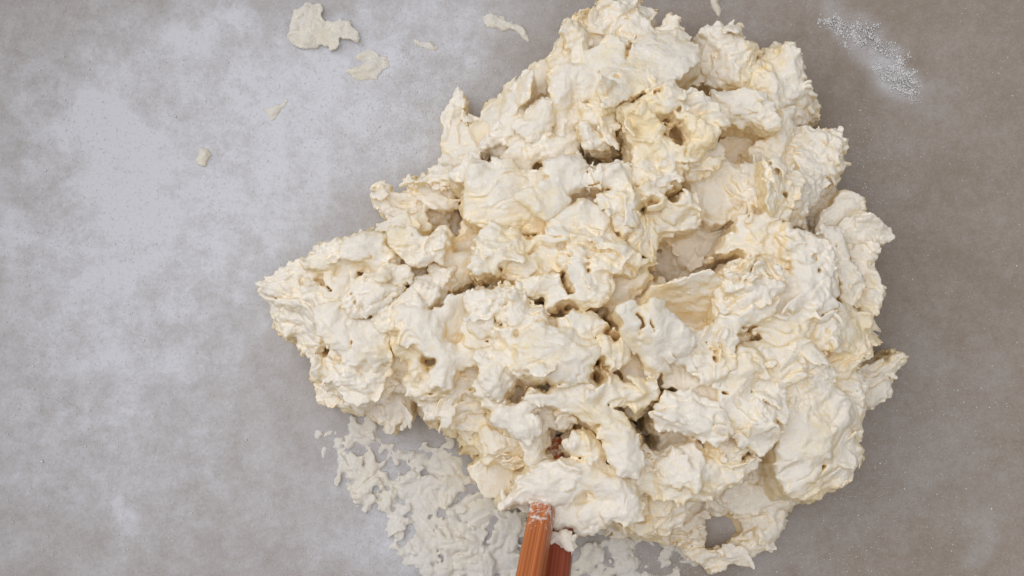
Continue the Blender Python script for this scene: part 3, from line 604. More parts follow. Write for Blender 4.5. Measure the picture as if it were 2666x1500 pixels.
# holes and creases: (view, bottom height mm, polyline, radius mm)
PITS = [
 ('1', 22, [(1880,1010),(1930,1080),(1990,1170)], 1.9), ('1', 30, [(1850,970),(1900,1020)], 1.3), ('1', 33, [(2070,960),(2040,930)], 1.0),
 ('1', 33, [(2040,830),(2030,860)], 1.1), ('1', 33, [(1810,730),(1850,720)], 1.0), ('1', 36, [(2110,1180)], 0.8), ('1', 32, [(1590,1150),(1630,1190)], 1.0),
 ('1', 28, [(1600,830),(1750,740)], 0.45), ('1', 24, [(1570,420),(1600,280),(1640,150)], 0.9), ('1', 33, [(1420,640),(1530,490)], 0.4),
 ('7', 34, [(820,190),(840,250)], 1.5), ('7', 36, [(800,70),(830,140)], 0.9), ('7', 36, [(730,610),(740,640)], 0.9), ('7', 30, [(950,540),(980,560)], 1.2),
 ('7', 26, [(1750,1270),(1810,1200)], 1.1), ('7', 25, [(200,940),(330,1110),(390,1160)], 0.6), ('7', 30, [(380,440),(400,480)], 1.3), ('7', 34, [(600,330),(620,400)], 1.0),
 ('7', 30, [(950,1060),(990,1060)], 1.1), ('7', 26, [(1100,1090),(1230,1150)], 1.0), ('7', 33, [(1420,800),(1450,850)], 1.0),
 ('6', 42, [(1690,80),(1720,200),(1740,300)], 0.5), ('6', 42, [(1770,80),(1830,180)], 0.35), ('6', 26, [(560,780),(700,690),(900,660)], 1.6), ('6', 22, [(1400,110),(1410,250)], 1.4),
 ('6', 36, [(380,190),(440,240)], 0.7), ('6', 36, [(470,70),(510,150)], 0.6), ('6', 32, [(380,290),(450,310)], 0.8),
 ('6', 24, [(880,1010),(960,1100),(950,1200),(930,1270)], 1.2), ('6', 28, [(1090,1240),(1170,1290)], 0.8), ('6', 32, [(1240,1050),(1300,980)], 0.8), ('6', 32, [(1470,1340)], 1.2),
 ('6', 22, [(1310,480),(1310,600)], 1.2), ('4', 30, [(1190,920),(1260,880)], 1.1), ('4', 26, [(720,670),(850,660)], 0.8), ('4', 30, [(520,950)], 0.9), ('4', 34, [(1010,760),(1050,800)], 1.4),
 ('4', 28, [(1500,690),(1550,740)], 0.8), ('4', 26, [(1700,440),(1770,360)], 1.6), ('4', 22, [(1880,380),(1960,330)], 1.5), ('4', 28, [(1310,80),(1300,130)], 0.8),
 ('4', 26, [(1190,260),(1390,280)], 0.8), ('4', 33, [(300,400),(560,390)], 0.35), ('4', 34, [(370,180),(380,260)], 0.4), ('4', 28, [(1000,960),(1080,1170)], 0.8),
 ('4', 22, [(60,1120),(250,1090),(420,1120)], 0.9), ('4', 24, [(930,1330),(1080,1290)], 0.9), ('4', 8, [(1730,1030),(1980,1060),(2180,980),(2420,910)], 0.9),
 ('8', 28, [(1110,520),(1100,560)], 0.8), ('8', 22, [(1480,580),(1500,640)], 1.6), ('8', 28, [(790,380),(800,480)], 1.1), ('8', 18, [(560,440),(590,530)], 1.8), ('8', 26, [(690,510),(730,530)], 1.0),
 ('8', 30, [(1140,80),(1220,30)], 0.8), ('8', 22, [(1560,170),(1640,160)], 0.9), ('8', 30, [(1230,310),(1180,390)], 1.2),
 ('2', 26, [(870,800),(1000,780)], 0.8), ('2', 24, [(690,790),(720,800)], 0.9), ('2', 22, [(500,870),(640,940)], 1.1), ('2', 29, [(800,1010),(840,1150),(880,1200)], 0.4),
 ('5', 33, [(1510,740),(1540,810)], 1.0), ('5', 32, [(1740,700),(1770,820)], 1.1), ('5', 28, [(1950,560),(1970,640)], 1.0), ('5', 26, [(1910,900),(1930,1050)], 1.0), ('5', 24, [(1060,1330),(1200,1310)], 1.1),
 ('5', 36, [(1620,1330),(1640,1360)], 1.0), ('5', 37, [(1170,940)], .7), ('5', 40, [(1000,1000),(1080,940)], .6), ('5', 30, [(1780,1190),(1880,1130),(1990,1160)], 0.5), ('5', 29, [(1450,140),(1480,150)], 0.8),
 ('8', 20, [(1830,880),(1700,1000)], 0.5), ('8', 22, [(1480,885),(1700,880),(1900,860)], 0.45), ('3', 20, [(560,1130)], 0.1),
]
CENTRES = [(1560,180),(1280,320),(1720,320),(1870,160),(2000,240),(2060,440),(1860,520),(1380,470),(1800,640),(1420,690),(2030,720),(1800,830),(1400,880),(880,740),(900,920),(1100,860),(1080,560),(1400,1080),(1250,1120),(1480,1280),(1640,1020),(2050,1080),(1820,1150),(1920,1370),(2260,950)]

rng = np.random.default_rng(11)
def place(f):
    """outline in millimetres on its own height"""
    q = pix(f['v'], f['p']); c = q.mean(0)
    f['c_px'] = c
    z = f['z'] / 1000.0
    for _ in range(3):
        cx, cy = at(c[0], c[1], z); z = f['z'] / 1000.0 + float(bowlz(cx, cy))
    x, y = at(q[:, 0], q[:, 1], z)
    P = np.stack([x, y], 1) * 1000.0
    f['P'] = P; f['cm'] = P.mean(0)
    w = P - f['cm']; ev, evec = np.linalg.eigh(w.T @ w)
    f['axis'] = evec[:, 1]
    if 'dirn' in f:
        a = np.array([f['dirn'][0], -f['dirn'][1]], float); f['axis'] = a / np.linalg.norm(a)
    f['size'] = math.sqrt(max(ev[0], 1e-6) / len(P))
    return f

def flap_field(f, X, Y, seed):
    """2-D distance to the torn outline and the height of the top"""
    P = f['P']
    re = f.get('rough_edge', 1.0) * (0.75 if f.get('smooth') else 1.0)
    jit = f.get('jit', 0.55); jx = jit * vn2(X / 3.4, Y / 3.4, seed) ; jy = jit * vn2(X / 3.4, Y / 3.4, seed + 3)
    s = sd_poly(X + jx, Y + jy, P) - f.get('grow', 1.1 if f.get('deep', True) else 1.7)
    s = s + re * (0.5 * vn2(X / 1.9, Y / 1.9, seed + 5) + 0.42 * vn2(X / 0.85, Y / 0.85, seed + 6))
    ins = np.clip(-s, 0, None)
    dome = f.get('dome', 1.0)
    fall = max(2.2, f['size'] * 0.9)
    top = f['z'] - dome * 0.35 + dome * (1 - np.exp(-ins / fall))
    top = top + (1.1 * vn2(X / 5.5, Y / 5.5, seed + 20) - 0.15) * np.exp(-ins / 0.9)
    dx = X - f['cm'][0]; dy = Y - f['cm'][1]
    if 'slope' in f:
        sx, sy, dz = f['slope']; L = math.hypot(sx, sy) * max(4.0, f['size'] * 2.2)
        top = top + dz * (dx * sx + dy * sy) / L / math.hypot(sx, sy)
    ax = f['axis']; u = dx * ax[0] + dy * ax[1]; v = -dx * ax[1] + dy * ax[0]
    wr = f.get('wr', 0.35 if f.get('smooth') else 0.75)
    wu = u + 2.0 * vn2(X / 5, Y / 5, seed + 8); wv = v + 2.2 * vn2(X / 6, Y / 6, seed + 9)
    r1 = 1 - 2 * np.abs(vn2(wu / 9.0, wv / 2.8, seed + 10)); r2 = 1 - 2 * np.abs(vn2(wu / 4.5, wv / 1.4, seed + 11))
    cr = np.maximum((1 - np.abs(vn2(wu / 11.0, wv / 3.6, seed + 13))) ** 7, 0.8 * (1 - np.abs(vn2(wu / 6.0, wv / 2.2, seed + 14))) ** 7)
    top = top + wr * (0.55 * r1 + 0.25 * r2 + 0.9 * vn2(X / 4.2, Y / 4.2, seed + 12) - 1.0 * cr)
    return s, top

H = 0.35
for f in FLAPS: f['z'] *= 0.87 if f['z'] > 12 else 1.0; place(f)
# hand-sized crumbs and torn shreds riding on the flaps
extra = []
for k, f in enumerate(FLAPS):
    area_mm = 0.5 * abs(np.dot(f['P'][:, 0], np.roll(f['P'][:, 1], 1)) - np.dot(f['P'][:, 1], np.roll(f['P'][:, 0], 1)))
    n = int(area_mm / (130 if f.get('smooth') else 21))
    lo, hi = f['P'].min(0), f['P'].max(0)
    for _ in range(n):
        for _t in range(12):
            q = lo + rng.random(2) * (hi - lo)
            if sd_poly(np.array([q[0]]), np.array([q[1]]), f['P'])[0] < -0.3: break
        else: continue
        L = rng.uniform(1.5, 5.0); W = min(2.2, L * rng.uniform(0.3, 0.55))
        ax = f['axis']; a = math.atan2(ax[1], ax[0]) + rng.normal(0, 0.6)
        m = rng.integers(6, 9); th = np.sort(rng.random(m)) * 2 * np.pi
        rr = rng.uniform(0.6, 1.15, m)
        pu = L * rr * np.cos(th); pv = W * rr * np.sin(th)
        P = np.stack([q[0] + pu * math.cos(a) - pv * math.sin(a), q[1] + pu * math.sin(a) + pv * math.cos(a)], 1)
        g = a + math.pi / 2 * rng.choice((-1, 1)) + rng.normal(0, 0.4)
        extra.append(dict(z=f['z'] + 0.4 * max(0, f.get('dome', 1)) + rng.uniform(-0.6, 0.7), P=P, cm=P.mean(0), axis=np.array([math.cos(a), math.sin(a)]), size=W * 0.6,
                          dome=rng.uniform(-0.2, 0.7), slope=(math.cos(g), math.sin(g), rng.uniform(1.5, 4.2)), t=1.2, wr=0.4, grow=0.3, rough_edge=0.8, host=k, nocore=1,
                          hslope=f.get('slope'), hcm=f['cm'], hsize=f['size']))
for e in extra:                       # ride on a sloping flap
    if e['hslope']:
        sx, sy, dz = e['hslope']; L = math.hypot(sx, sy) * max(4.0, e['hsize'] * 2.2)
        e['z'] += dz * ((e['cm'][0] - e['hcm'][0]) * sx + (e['cm'][1] - e['hcm'][1]) * sy) / L / math.hypot(sx, sy)
# frayed lips: short shreds standing out of the torn edges
for k, f in enumerate(FLAPS):
    P = f['P']
    for i in range(len(P)):
        A, B = P[i], P[(i + 1) % len(P)]; L = np.linalg.norm(B - A)
        for _ in range(rng.poisson(L / (6.0 if f.get('smooth') else 3.4))):
            t = rng.random(); q = A + (B - A) * t
            a = math.atan2(*(B - A)[::-1]) + math.pi / 2 + rng.normal(0, 0.6)
            l = rng.uniform(0.8, 2.3); w = rng.uniform(0.45, 0.95)
            m = 7; th = np.arange(m) / m * 2 * np.pi; rr = rng.uniform(0.65, 1.2, m)
            pu = l * rr * np.cos(th); pv = w * rr * np.sin(th)
            Pk = np.stack([q[0] + pu * math.cos(a) - pv * math.sin(a), q[1] + pu * math.sin(a) + pv * math.cos(a)], 1)
            g = rng.random() * 2 * np.pi
            extra.append(dict(z=f['z'] - 0.35 * abs(f.get('dome', 1)) + rng.uniform(-1.2, 0.5), P=Pk, cm=Pk.mean(0), axis=np.array([math.cos(a), math.sin(a)]), size=w * 0.6,
                              dome=0.4, slope=(math.cos(g), math.sin(g), rng.uniform(0.4, 1.8)), t=1.3, wr=0.3, host=k, nocore=1, grow=0.15, rough_edge=0.6,
                              hslope=f.get('slope'), hcm=f['cm'], hsize=f['size']))
            e = extra[-1]
            if e['hslope']:
                sx, sy, dz = e['hslope']; LL = math.hypot(sx, sy) * max(4.0, e['hsize'] * 2.2)
                e['z'] += dz * ((e['cm'][0] - e['hcm'][0]) * sx + (e['cm'][1] - e['hcm'][1]) * sy) / LL / math.hypot(sx, sy)
print('shreds', len(extra))
cen = np.array(CENTRES, float)
clumps = {}
for k, f in enumerate(FLAPS):
    j = int(np.argmin(((cen - f['c_px']) ** 2).sum(1))); f['clump'] = j
    clumps.setdefault(j, []).append(f)
for e in extra: clumps[FLAPS[e['host']]['clump']].append(e)
pits = []
for v, zb, pts, r in PITS:
    zb = zb * 0.87 + 4.0; r *= 0.85
    q = pix(v, pts); x, y = at(q[:, 0], q[:, 1], (zb + 9) / 1000.0)
    pits.append((zb, np.stack([x, y], 1) * 1000.0, r))

def build_field(flaps, seed0, h=H, core=True, use_pits=True, k=2.2):
    allP = np.concatenate([f['P'] for f in flaps])
    lo = allP.min(0) - 4; hi = allP.max(0) + 4
    ztop = max(f['z'] + abs(f.get('dome', 1)) + (abs(f['slope'][2]) * 1.2 if 'slope' in f else 0) for f in flaps) + 5
    cz = float(bowlz(*(allP.mean(0) / 1000))) * 1000
    zlo = -1.2 if core else cz - 3
    org = np.array([lo[0], lo[1], zlo])
    n = np.ceil((np.array([hi[0], hi[1], ztop + cz]) - org) / h).astype(int) + 1
    gx = org[0] + np.arange(n[0]) * h; gy = org[1] + np.arange(n[1]) * h; gz = (org[2] + np.arange(n[2]) * h).astype(np.float32)
    D = np.full(n, 6.0, np.float32)
    for i, f in enumerate(flaps):
        seed = seed0 + i * 1.37
        a0 = np.maximum(np.floor((f['P'].min(0) - 3.2 - org[:2]) / h).astype(int), 0)
        a1 = np.minimum(np.ceil((f['P'].max(0) + 3.2 - org[:2]) / h).astype(int) + 1, n[:2])
        X, Y = np.meshgrid(gx[a0[0]:a1[0]], gy[a0[1]:a1[1]], indexing='ij')
        s, top = flap_field(f, X, Y, seed)
        top = top + bowlz(X / 1000, Y / 1000) * 1000
        s = s.astype(np.float32)[:, :, None]; top = top.astype(np.float32)[:, :, None]
        z0 = 0 if (core and not f.get('nocore')) else max(0, int((top.min() - 6 - org[2]) / h))
        z1 = min(n[2], int((top.max() + 4 - org[2]) / h) + 1)
        z = gz[None, None, z0:z1]
        t = np.minimum(f.get('t', 4.5), 1.0 + 0.85 * np.clip(-s, 0, None))     # lips thin out towards the torn edge
        up = (z - top) * 0.8
        a = s; b = np.maximum(up, (top - t - z) * 0.8)
        r = 0.4
        d = np.sqrt(np.maximum(a + r, 0) ** 2 + np.maximum(b + r, 0) ** 2) + np.minimum(np.maximum(a + r, b + r), 0) - r
        if core and not f.get('nocore'):
            inset = 0.7
            spread = np.clip((top - t - z) * 0.10, -0.5, 1.5)
            col = np.maximum(s + inset - spread, up + 0.8)
            if not f.get('deep', True): col = np.maximum(col, top - 13.0 - z)
            d = np.minimum(d, col)
        sub = D[a0[0]:a1[0], a0[1]:a1[1], z0:z1]
        sub[...] = smin(sub, d, (0.45 if f.get('nocore') else k))
    if use_pits:
        for zb, L, r in pits:
            a0 = np.floor((L.min(0) - r - 3 - org[:2]) / h).astype(int); a1 = np.ceil((L.max(0) + r + 3 - org[:2]) / h).astype(int) + 1
            a0 = np.maximum(a0, 0); a1 = np.minimum(a1, n[:2])
            if (a1 <= a0).any(): continue
            X, Y = np.meshgrid(gx[a0[0]:a1[0]], gy[a0[1]:a1[1]], indexing='ij')
            s = sd_line(X + 0.9 * vn2(X / 2.0, Y / 2.0, 44), Y + 0.9 * vn2(X / 2.0, Y / 2.0, 45), L) + r * 0.75 * vn2(X / 1.9, Y / 1.9, 41) + 0.4 * vn2(X / 0.8, Y / 0.8, 43)
            s = s.astype(np.float32)[:, :, None]
            zz = gz[None, None, :]
            rad = r * (0.12 + 1.0 * np.clip((zz - zb - 2.0) / 10.0, 0, 1.4))
            pit = np.maximum(s - rad, zb - zz)
            sub = D[a0[0]:a1[0], a0[1]:a1[1], :]
            sub[...] = -smin(-sub, pit, 0.8)
    X, Y = np.meshgrid(gx, gy, indexing='ij')
    floor = (bowlz(X / 1000, Y / 1000) * 1000 - 0.25).astype(np.float32)
    D = np.maximum(D, floor[:, :, None] - gz[None, None, :])
    D[0] = D[-1] = 6; D[:, 0] = D[:, -1] = 6; D[:, :, 0] = D[:, :, -1] = 6
    return D, org, h

SM_LO = np.array([-110.0, -100.0]); SMOOTH = np.zeros((220, 200), np.float32); TOPZ = np.zeros((220, 200), np.float32); OUTER = np.zeros((220, 200), np.float32)
def paint_smooth():
    X, Y = np.meshgrid(SM_LO[0] + np.arange(220), SM_LO[1] + np.arange(200), indexing='ij')
    top = np.full(X.shape, -1.0)
    for f in FLAPS:
        m = (sd_poly(X, Y, f['P']) < 0) & (f['z'] > top)
        top[m] = f['z']; TOPZ[m] = f['z']; SMOOTH[m] = 1.0 if f.get('smooth') else 0.0
def roughen(V, Q, seed, amp=1.0, warp=1.0):
    """pulled-dough relief at the scale of a few tenths of a millimetre up to a few millimetres"""
    fl = (bowlz(V[:, 0] / 1000, V[:, 1] / 1000) * 1000)
    g = np.clip((V[:, 2] - fl - 0.2) / 2.5, 0, 1)[:, None]
    w = np.stack([vn3(V / 6.5, 1), vn3(V / 6.5, 2), vn3(V / 6.5, 3)], 1) * 0.6
    w += np.stack([vn3(V / 2.6, 4), vn3(V / 2.6, 5), vn3(V / 2.6, 6)], 1) * 0.4
    ij = np.clip(np.round(V[:, :2] - SM_LO).astype(int), 0, [219, 199])
    sm = SMOOTH[ij[:, 0], ij[:, 1]]
    if warp > 0.9:                      # the flanks below the flaps sag and bulge
        tz = np.maximum.reduce([TOPZ[np.clip(ij[:, 0] + a, 0, 219), np.clip(ij[:, 1] + b, 0, 199)] for a, b in ((0, 0), (2, 0), (-2, 0), (0, 2), (0, -2))])
        k = (np.clip((tz - V[:, 2] - 2.5) / 5.0, 0, 1) * OUTER[ij[:, 0], ij[:, 1]])[:, None]
        big = np.stack([vn3(V / 6.0, 21), vn3(V / 6.0, 22), vn3(V / 6.0, 23)], 1) * 2.2 + np.stack([vn3(V / 2.4, 24), vn3(V / 2.4, 25), vn3(V / 2.4, 26)], 1) * 0.8
        w = w + big * k * np.array([1, 1, 0.7])
    V = V + w * warp * g
    N = vnormals(V, Q)
    Wv = V + 1.2 * np.stack([vn3(V / 3.5, 7), vn3(V / 3.5, 8), vn3(V / 3.5, 9)], 1)
    rg = 1 - 2 * np.abs(vn3(Wv / 2.4, 10)); rg2 = 1 - 2 * np.abs(vn3(Wv / 1.15, 11))
    mask = np.clip(0.65 + 0.9 * vn3(V / 9.0, 12), 0.12, 1.3)
    cr = np.maximum((1 - np.abs(vn3(Wv / 3.0, 14))) ** 9, 0.7 * (1 - np.abs(vn3(Wv / 1.6, 15))) ** 8)
    d = -0.42 * amp * cr * np.clip(0.6 + vn3(V / 7.0, 16), 0.1, 1.2) * (1 - 0.5 * sm) + amp * mask * (1 - 0.62 * sm) * (0.18 * rg + 0.14 * rg2 + 0.10 * vn3(V / 0.6, 13))
    return V + N * d[:, None] * g

def mark_deep():
    """flaps on the outside of the heap reach down to the bowl, inner ones rest on the core"""
    X, Y = np.meshgrid(SM_LO[0] + np.arange(220), SM_LO[1] + np.arange(200), indexing='ij')
    sil = np.zeros(X.shape, bool)
    for f in FLAPS: sil |= sd_poly(X, Y, f['P']) < 2.5
    ins = sil.copy()
    for n in range(11):
        if n == 6: OUTER[...] = ~ins
        ins = ins & np.roll(ins, 1, 0) & np.roll(ins, -1, 0) & np.roll(ins, 1, 1) & np.roll(ins, -1, 1)
    for f in FLAPS:
        ij = np.round(f['P'] - SM_LO).astype(int)
        f['deep'] = not ins[ij[:, 0], ij[:, 1]].all()
mark_deep()
paint_smooth()
dough = tag(empty('shaggy_dough'), 'ragged heap of shaggy cream dough with torn flaps and deep holes', 'dough')
# the solid heart that carries the clumps
def build_core():
    h = 0.9
    allP = np.concatenate([f['P'] for f in FLAPS]); lo = allP.min(0) - 4; hi = allP.max(0) + 4
    gx = np.arange(lo[0], hi[0], h); gy = np.arange(lo[1], hi[1], h)
    X, Y = np.meshgrid(gx, gy, indexing='ij')
    Hm = np.zeros(X.shape)
    for f in FLAPS:
        s = sd_poly(X, Y, f['P']); Hm = np.maximum(Hm, np.where(s < 0.8, f['z'], 0))
    sil = (Hm > 0).astype(float)
    def blur(A, r):
        k = np.exp(-0.5 * (np.arange(-3 * r, 3 * r + 1) / r) ** 2); k /= k.sum()
        A = np.apply_along_axis(lambda v: np.convolve(v, k, 'same'), 0, A)
        return np.apply_along_axis(lambda v: np.convolve(v, k, 'same'), 1, A)
    ins = np.clip((blur(sil, 4) - 0.55) / 0.4, 0, 1)
    B = blur(Hm, 5)
    H0 = np.where(Hm > 0, Hm, B); cap = H0.copy()
    for dx in range(-1, 2):
        for dy in range(-1, 2):
            cap = np.minimum(cap, np.roll(np.roll(H0, dx, 0), dy, 1))
    cap = blur(cap, 1) - 1.2
    top = np.minimum(B * 0.97, cap) * np.sqrt(ins) - 0.8 + 0.9 * vn2(X / 3, Y / 3, 91) * ins
    # keep it under low flaps
    gz = np.arange(-2, 40, h)
    D = ((gz[None, None, :] - top[:, :, None]) * 0.75).astype(np.float32)
    D = np.maximum(D, (-0.25 - gz)[None, None, :])
    for zb, L, r in pits:
        s = sd_line(X, Y, L)[:, :, None]
        D = np.maximum(D, -np.maximum(s - r, (zb - gz)[None, None, :]))
    D[0] = D[-1] = 3; D[:, 0] = D[:, -1] = 3; D[:, :, 0] = D[:, :, -1] = 3
    V, Q = surface_nets(D, np.array([gx[0], gy[0], gz[0]]), h)
    V, Q = keep_big(V, Q)
    V = roughen(V, Q, 99, warp=0.9)
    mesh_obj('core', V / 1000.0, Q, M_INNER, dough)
    return gx, gy, top, h
CORE = build_core()
print('core', round(time.time() - T0, 1))

def cull_buried(V, Q):
    """faces that lie wholly inside the opaque core are never seen"""
    gx, gy, top, h = CORE
    i = np.clip(np.round((V[:, 0] - gx[0]) / h).astype(int), 0, len(gx) - 1); j = np.clip(np.round((V[:, 1] - gy[0]) / h).astype(int), 0, len(gy) - 1)
    low = top[i, j]
    for di, dj in ((1, 0), (-1, 0), (0, 1), (0, -1)):
        low = np.minimum(low, top[np.clip(i + di, 0, len(gx) - 1), np.clip(j + dj, 0, len(gy) - 1)])
    bur = V[:, 2] < low - 1.5
    Q = Q[~bur[Q].all(1)]
    used = np.zeros(len(V), bool); used[Q] = True
    return V[used], (np.cumsum(used) - 1)[Q], used
ntri = 0
for j, fl in clumps.items():
    D, org, h = build_field(fl, 3.0 + j * 31.7)
    V, Q = surface_nets(D, org, h)
    V, Q = keep_big(V, Q)
    V = roughen(V, Q, j)
    V, Q, _ = cull_buried(V, Q)
    nz = vnormals(V, Q)[:, 2]                 # flour on upward faces; flanks left warmer, crevice glow painted into the colour
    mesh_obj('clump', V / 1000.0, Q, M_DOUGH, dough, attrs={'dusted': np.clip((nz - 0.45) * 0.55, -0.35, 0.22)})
    ntri += 2 * len(Q)
print('clumps', len(clumps), ntri, round(time.time() - T0, 1))

# ------------------------------------------------------------------ dough film stuck to the bowl, loose scraps
def thin_thing(name, flaps, material, label, cat, group=None, parent=None, h=0.35, amp=1.1, seed=200, frac=0.004, dusted=0.0):
    for f in flaps: place(f)
    if len(flaps) > 5:
        for f in list(flaps):
            for _ in range(22):
                q = f['P'][rng.integers(len(f['P']))] + rng.normal(0, 2.4, 2)
                l = rng.uniform(0.4, 1.8); w = l * rng.uniform(0.4, 0.9); a = rng.random() * 6.28
                th = np.arange(7) / 7 * 2 * np.pi; rr = rng.uniform(0.6, 1.2, 7)
                pu, pv = l * rr * np.cos(th), w * rr * np.sin(th)
                Pk = np.stack([q[0] + pu * math.cos(a) - pv * math.sin(a), q[1] + pu * math.sin(a) + pv * math.cos(a)], 1)
                flaps.append(dict(z=rng.uniform(0.0, 1.3), P=Pk, cm=Pk.mean(0), axis=np.array([math.cos(a), math.sin(a)]), size=w * 0.6, dome=0.4, t=1.0, wr=0.3, grow=0.1, rough_edge=0.5))
    D, org, h = build_field(flaps, seed, h=h, core=True, use_pits=False, k=0.8)
    V, Q = surface_nets(D, org, h)
    V, Q = keep_big(V, Q, frac)
    V = roughen(V, Q, seed, amp, 0.6)
    o = mesh_obj(name, V / 1000.0, Q, material, parent, attrs={'dusted': np.full(len(V), dusted)})
    if label: tag(o, label, cat, group)
    return o
S = lambda v, z, p, **k: F(v, z, p, **{**dict(dome=0.6, wr=0.75, t=1.6, grow=0.3, rough_edge=2.0, jit=1.1), **k})
thin_thing('dough_smear', [
  S('c', 0.39, [(440,640),(500,600),(560,640),(600,780),(640,800),(580,850),(600,960),(560,880),(500,760)]),
  S('c', 0.67, [(580,840),(680,790),(760,880),(700,900),(640,970),(600,960)]),
  S('c', 1.23, [(640,970),(760,890),(790,920),(700,960)]),
  S('c', 1.13, [(620,1010),(720,940),(740,1000),(830,1080),(900,1100),(940,1130),(850,1200),(760,1200),(800,1110),(700,1060)]),
  S('c', 0.30, [(600,560),(700,520),(800,640),(900,700),(820,800),(760,780),(640,640)]),
  S('c', 0.49, [(760,880),(880,920),(1060,890),(1120,930),(1130,1050),(1060,1100),(1080,1200),(1090,1320),(900,1300),(960,1180),(940,1100),(830,1060),(780,980)]),
  S('c', 1.60, [(880,870),(930,840),(1050,890),(1150,870),(1140,920),(1000,900),(890,900)]),
  S('c', 1.60, [(1100,930),(1200,900),(1220,960),(1170,1060),(1130,1050)]),
  S('c', 0.39, [(900,720),(1100,700),(1280,780),(1300,900),(1200,900),(1060,880),(960,830)]),
  S('c', 0.49, [(1130,1050),(1220,960),(1400,980),(1450,1080),(1350,1200),(1200,1200),(1090,1220)]),
  S('c', 1.70, [(1090,1220),(1200,1200),(1350,1260),(1340,1300),(1180,1340),(1120,1340)]),
  S('c', 1.98, [(1200,1340),(1330,1310),(1430,1370),(1420,1440),(1240,1460)]),
  S('c', 2.21, [(1400,1250),(1450,1130),(1560,1100),(1560,1330),(1500,1300),(1450,1260)]),
  S('c', 0.49, [(880,1310),(980,1290),(1080,1340),(1000,1420),(900,1380)]),
  S('c', 0.77, [(1000,1390),(1200,1340),(1260,1470),(1000,1470)]),
  S('c', 0.58, [(1400,1250),(1500,1300),(1700,1330),(1750,1470),(1420,1470)]),
  S('a', 1.13, [(860,1260),(1000,1210),(1040,1300),(1000,1400),(900,1400)]),
  S('a', 1.23, [(1050,1200),(1250,1200),(1200,1300),(1250,1400),(1100,1400)]),
  S('a', 1.70, [(1280,1200),(1420,1190),(1500,1250),(1600,1360),(1500,1330),(1400,1260)]),
  S('a', 0.39, [(820,1380),(1000,1390),(1300,1400),(1500,1400),(1500,1480),(820,1480)]),
  S('a', 0.86, [(0,1300),(200,1280),(480,1300),(490,1400),(200,1449),(0,1449)]),
  S('a', 1.32, [(350,1080),(470,1030),(560,1060),(540,1180),(420,1240),(330,1180)]),
], M_SCRAP, 'thin ragged film of dough stuck to the bowl floor beside the chopsticks', 'dough', dusted=0.12)
thin_thing('dough_scrap', [S('d', 1.6, [(440,150),(470,60),(560,20),(640,60),(690,140),(850,170),(940,210),(930,260),(800,290),(780,370),(740,380),(700,330),(560,310),(480,310),(420,240)], dome=1.6, rough_edge=0.85, wr=0.45, jit=1.5)],
           M_SCRAP, 'largest loose dough scrap lying apart, rounded with a tail, on floured bowl', 'dough scrap', seed=301)
thin_thing('dough_scrap', [S('d', 0.7, [(810,500),(960,420),(1040,370),(1130,390),(1140,480),(1070,600),(980,600)], dome=1.6, rough_edge=0.85, wr=0.45, jit=1.5)],
           M_SCRAP, 'flat triangular dough scrap half buried in flour', 'dough scrap', seed=302)
thin_thing('dough_scrap', [S('1', 0.8, [(320,140),(420,115),(520,160),(640,220),(710,240),(765,360),(700,350),(650,280),(560,255),(430,195)], dome=1.6, rough_edge=0.85, wr=0.45, jit=1.5)],
           M_SCRAP, 'thin bent sliver of dough beside the tall torn peak', 'dough scrap', seed=303)
thin_thing('dough_scrap', [S('d', 0.4, [(1320,290),(1400,290),(1490,335),(1480,380),(1400,360),(1320,340)], dome=1.6, rough_edge=0.85, wr=0.45, jit=1.5)],
           M_SCRAP, 'tiny oval dough scrap between triangular scrap and bent sliver', 'dough scrap', seed=304)
thin_thing('dough_scrap', [S('d', 0.3, [(200,800),(270,750),(370,690),(410,690),(380,790),(300,870),(230,850)], dome=1.6, rough_edge=0.85, wr=0.45, jit=1.5)],
           M_SCRAP, 'flat grey cream dough scrap pressed into thick flour', 'dough scrap', seed=305)
thin_thing('dough_scrap', [S('e', 0.6, [(1390,1110),(1430,1040),(1520,1050),(1560,1100),(1480,1170),(1410,1170)], dome=1.6, rough_edge=0.85, wr=0.45, jit=1.5)],
           M_SCRAP, 'small round dough crumb with a dark crease, alone in the flour', 'dough scrap', seed=306)
thin_thing('dough_scrap', [S('3', 0.5, [(770,-30),(920,-30),(920,60),(880,140),(820,100)], dome=1.6, rough_edge=0.85, wr=0.45, jit=1.5)],
           M_SCRAP, 'small torn dough scrap on bowl between peak and rounded lobe', 'dough scrap', seed=307)
def flour_lump(v, z, p, label, seed, n=1700):
    """a pile of fine grains, thinning out towards its outline"""
    r = np.random.default_rng(seed)
    f = place(F(v, z, p)); P = f['P']; lo, hi = P.min(0) - 2.0, P.max(0) + 2.0
    q = lo + r.random((n * 14, 2)) * (hi - lo)
    d = sd_poly(q[:, 0], q[:, 1], P) + 1.3 * vn2(q[:, 0] / 1.7, q[:, 1] / 1.7, seed) + 0.7 * vn2(q[:, 0] / 0.7, q[:, 1] / 0.7, seed + 1)
    q = q[r.random(len(q)) < 1 / (1 + np.exp(d / 0.35))][:n]
    d = sd_poly(q[:, 0], q[:, 1], P)
    hgt = z * np.clip(0.35 - d / 3.0, 0.05, 1) * (0.6 + 0.7 * vn2(q[:, 0] / 1.2, q[:, 1] / 1.2, seed + 2)) * r.random(len(q))
    sz = (r.gamma(2.2, 0.045, len(q)) + 0.08) * 1e-3
    return grain_mesh('flour_patch', q[:, 0] / 1e3, q[:, 1] / 1e3, np.clip(hgt, 0, None) / 1e3, sz, r, label, 'flour', group='flour streaks on the bowl')
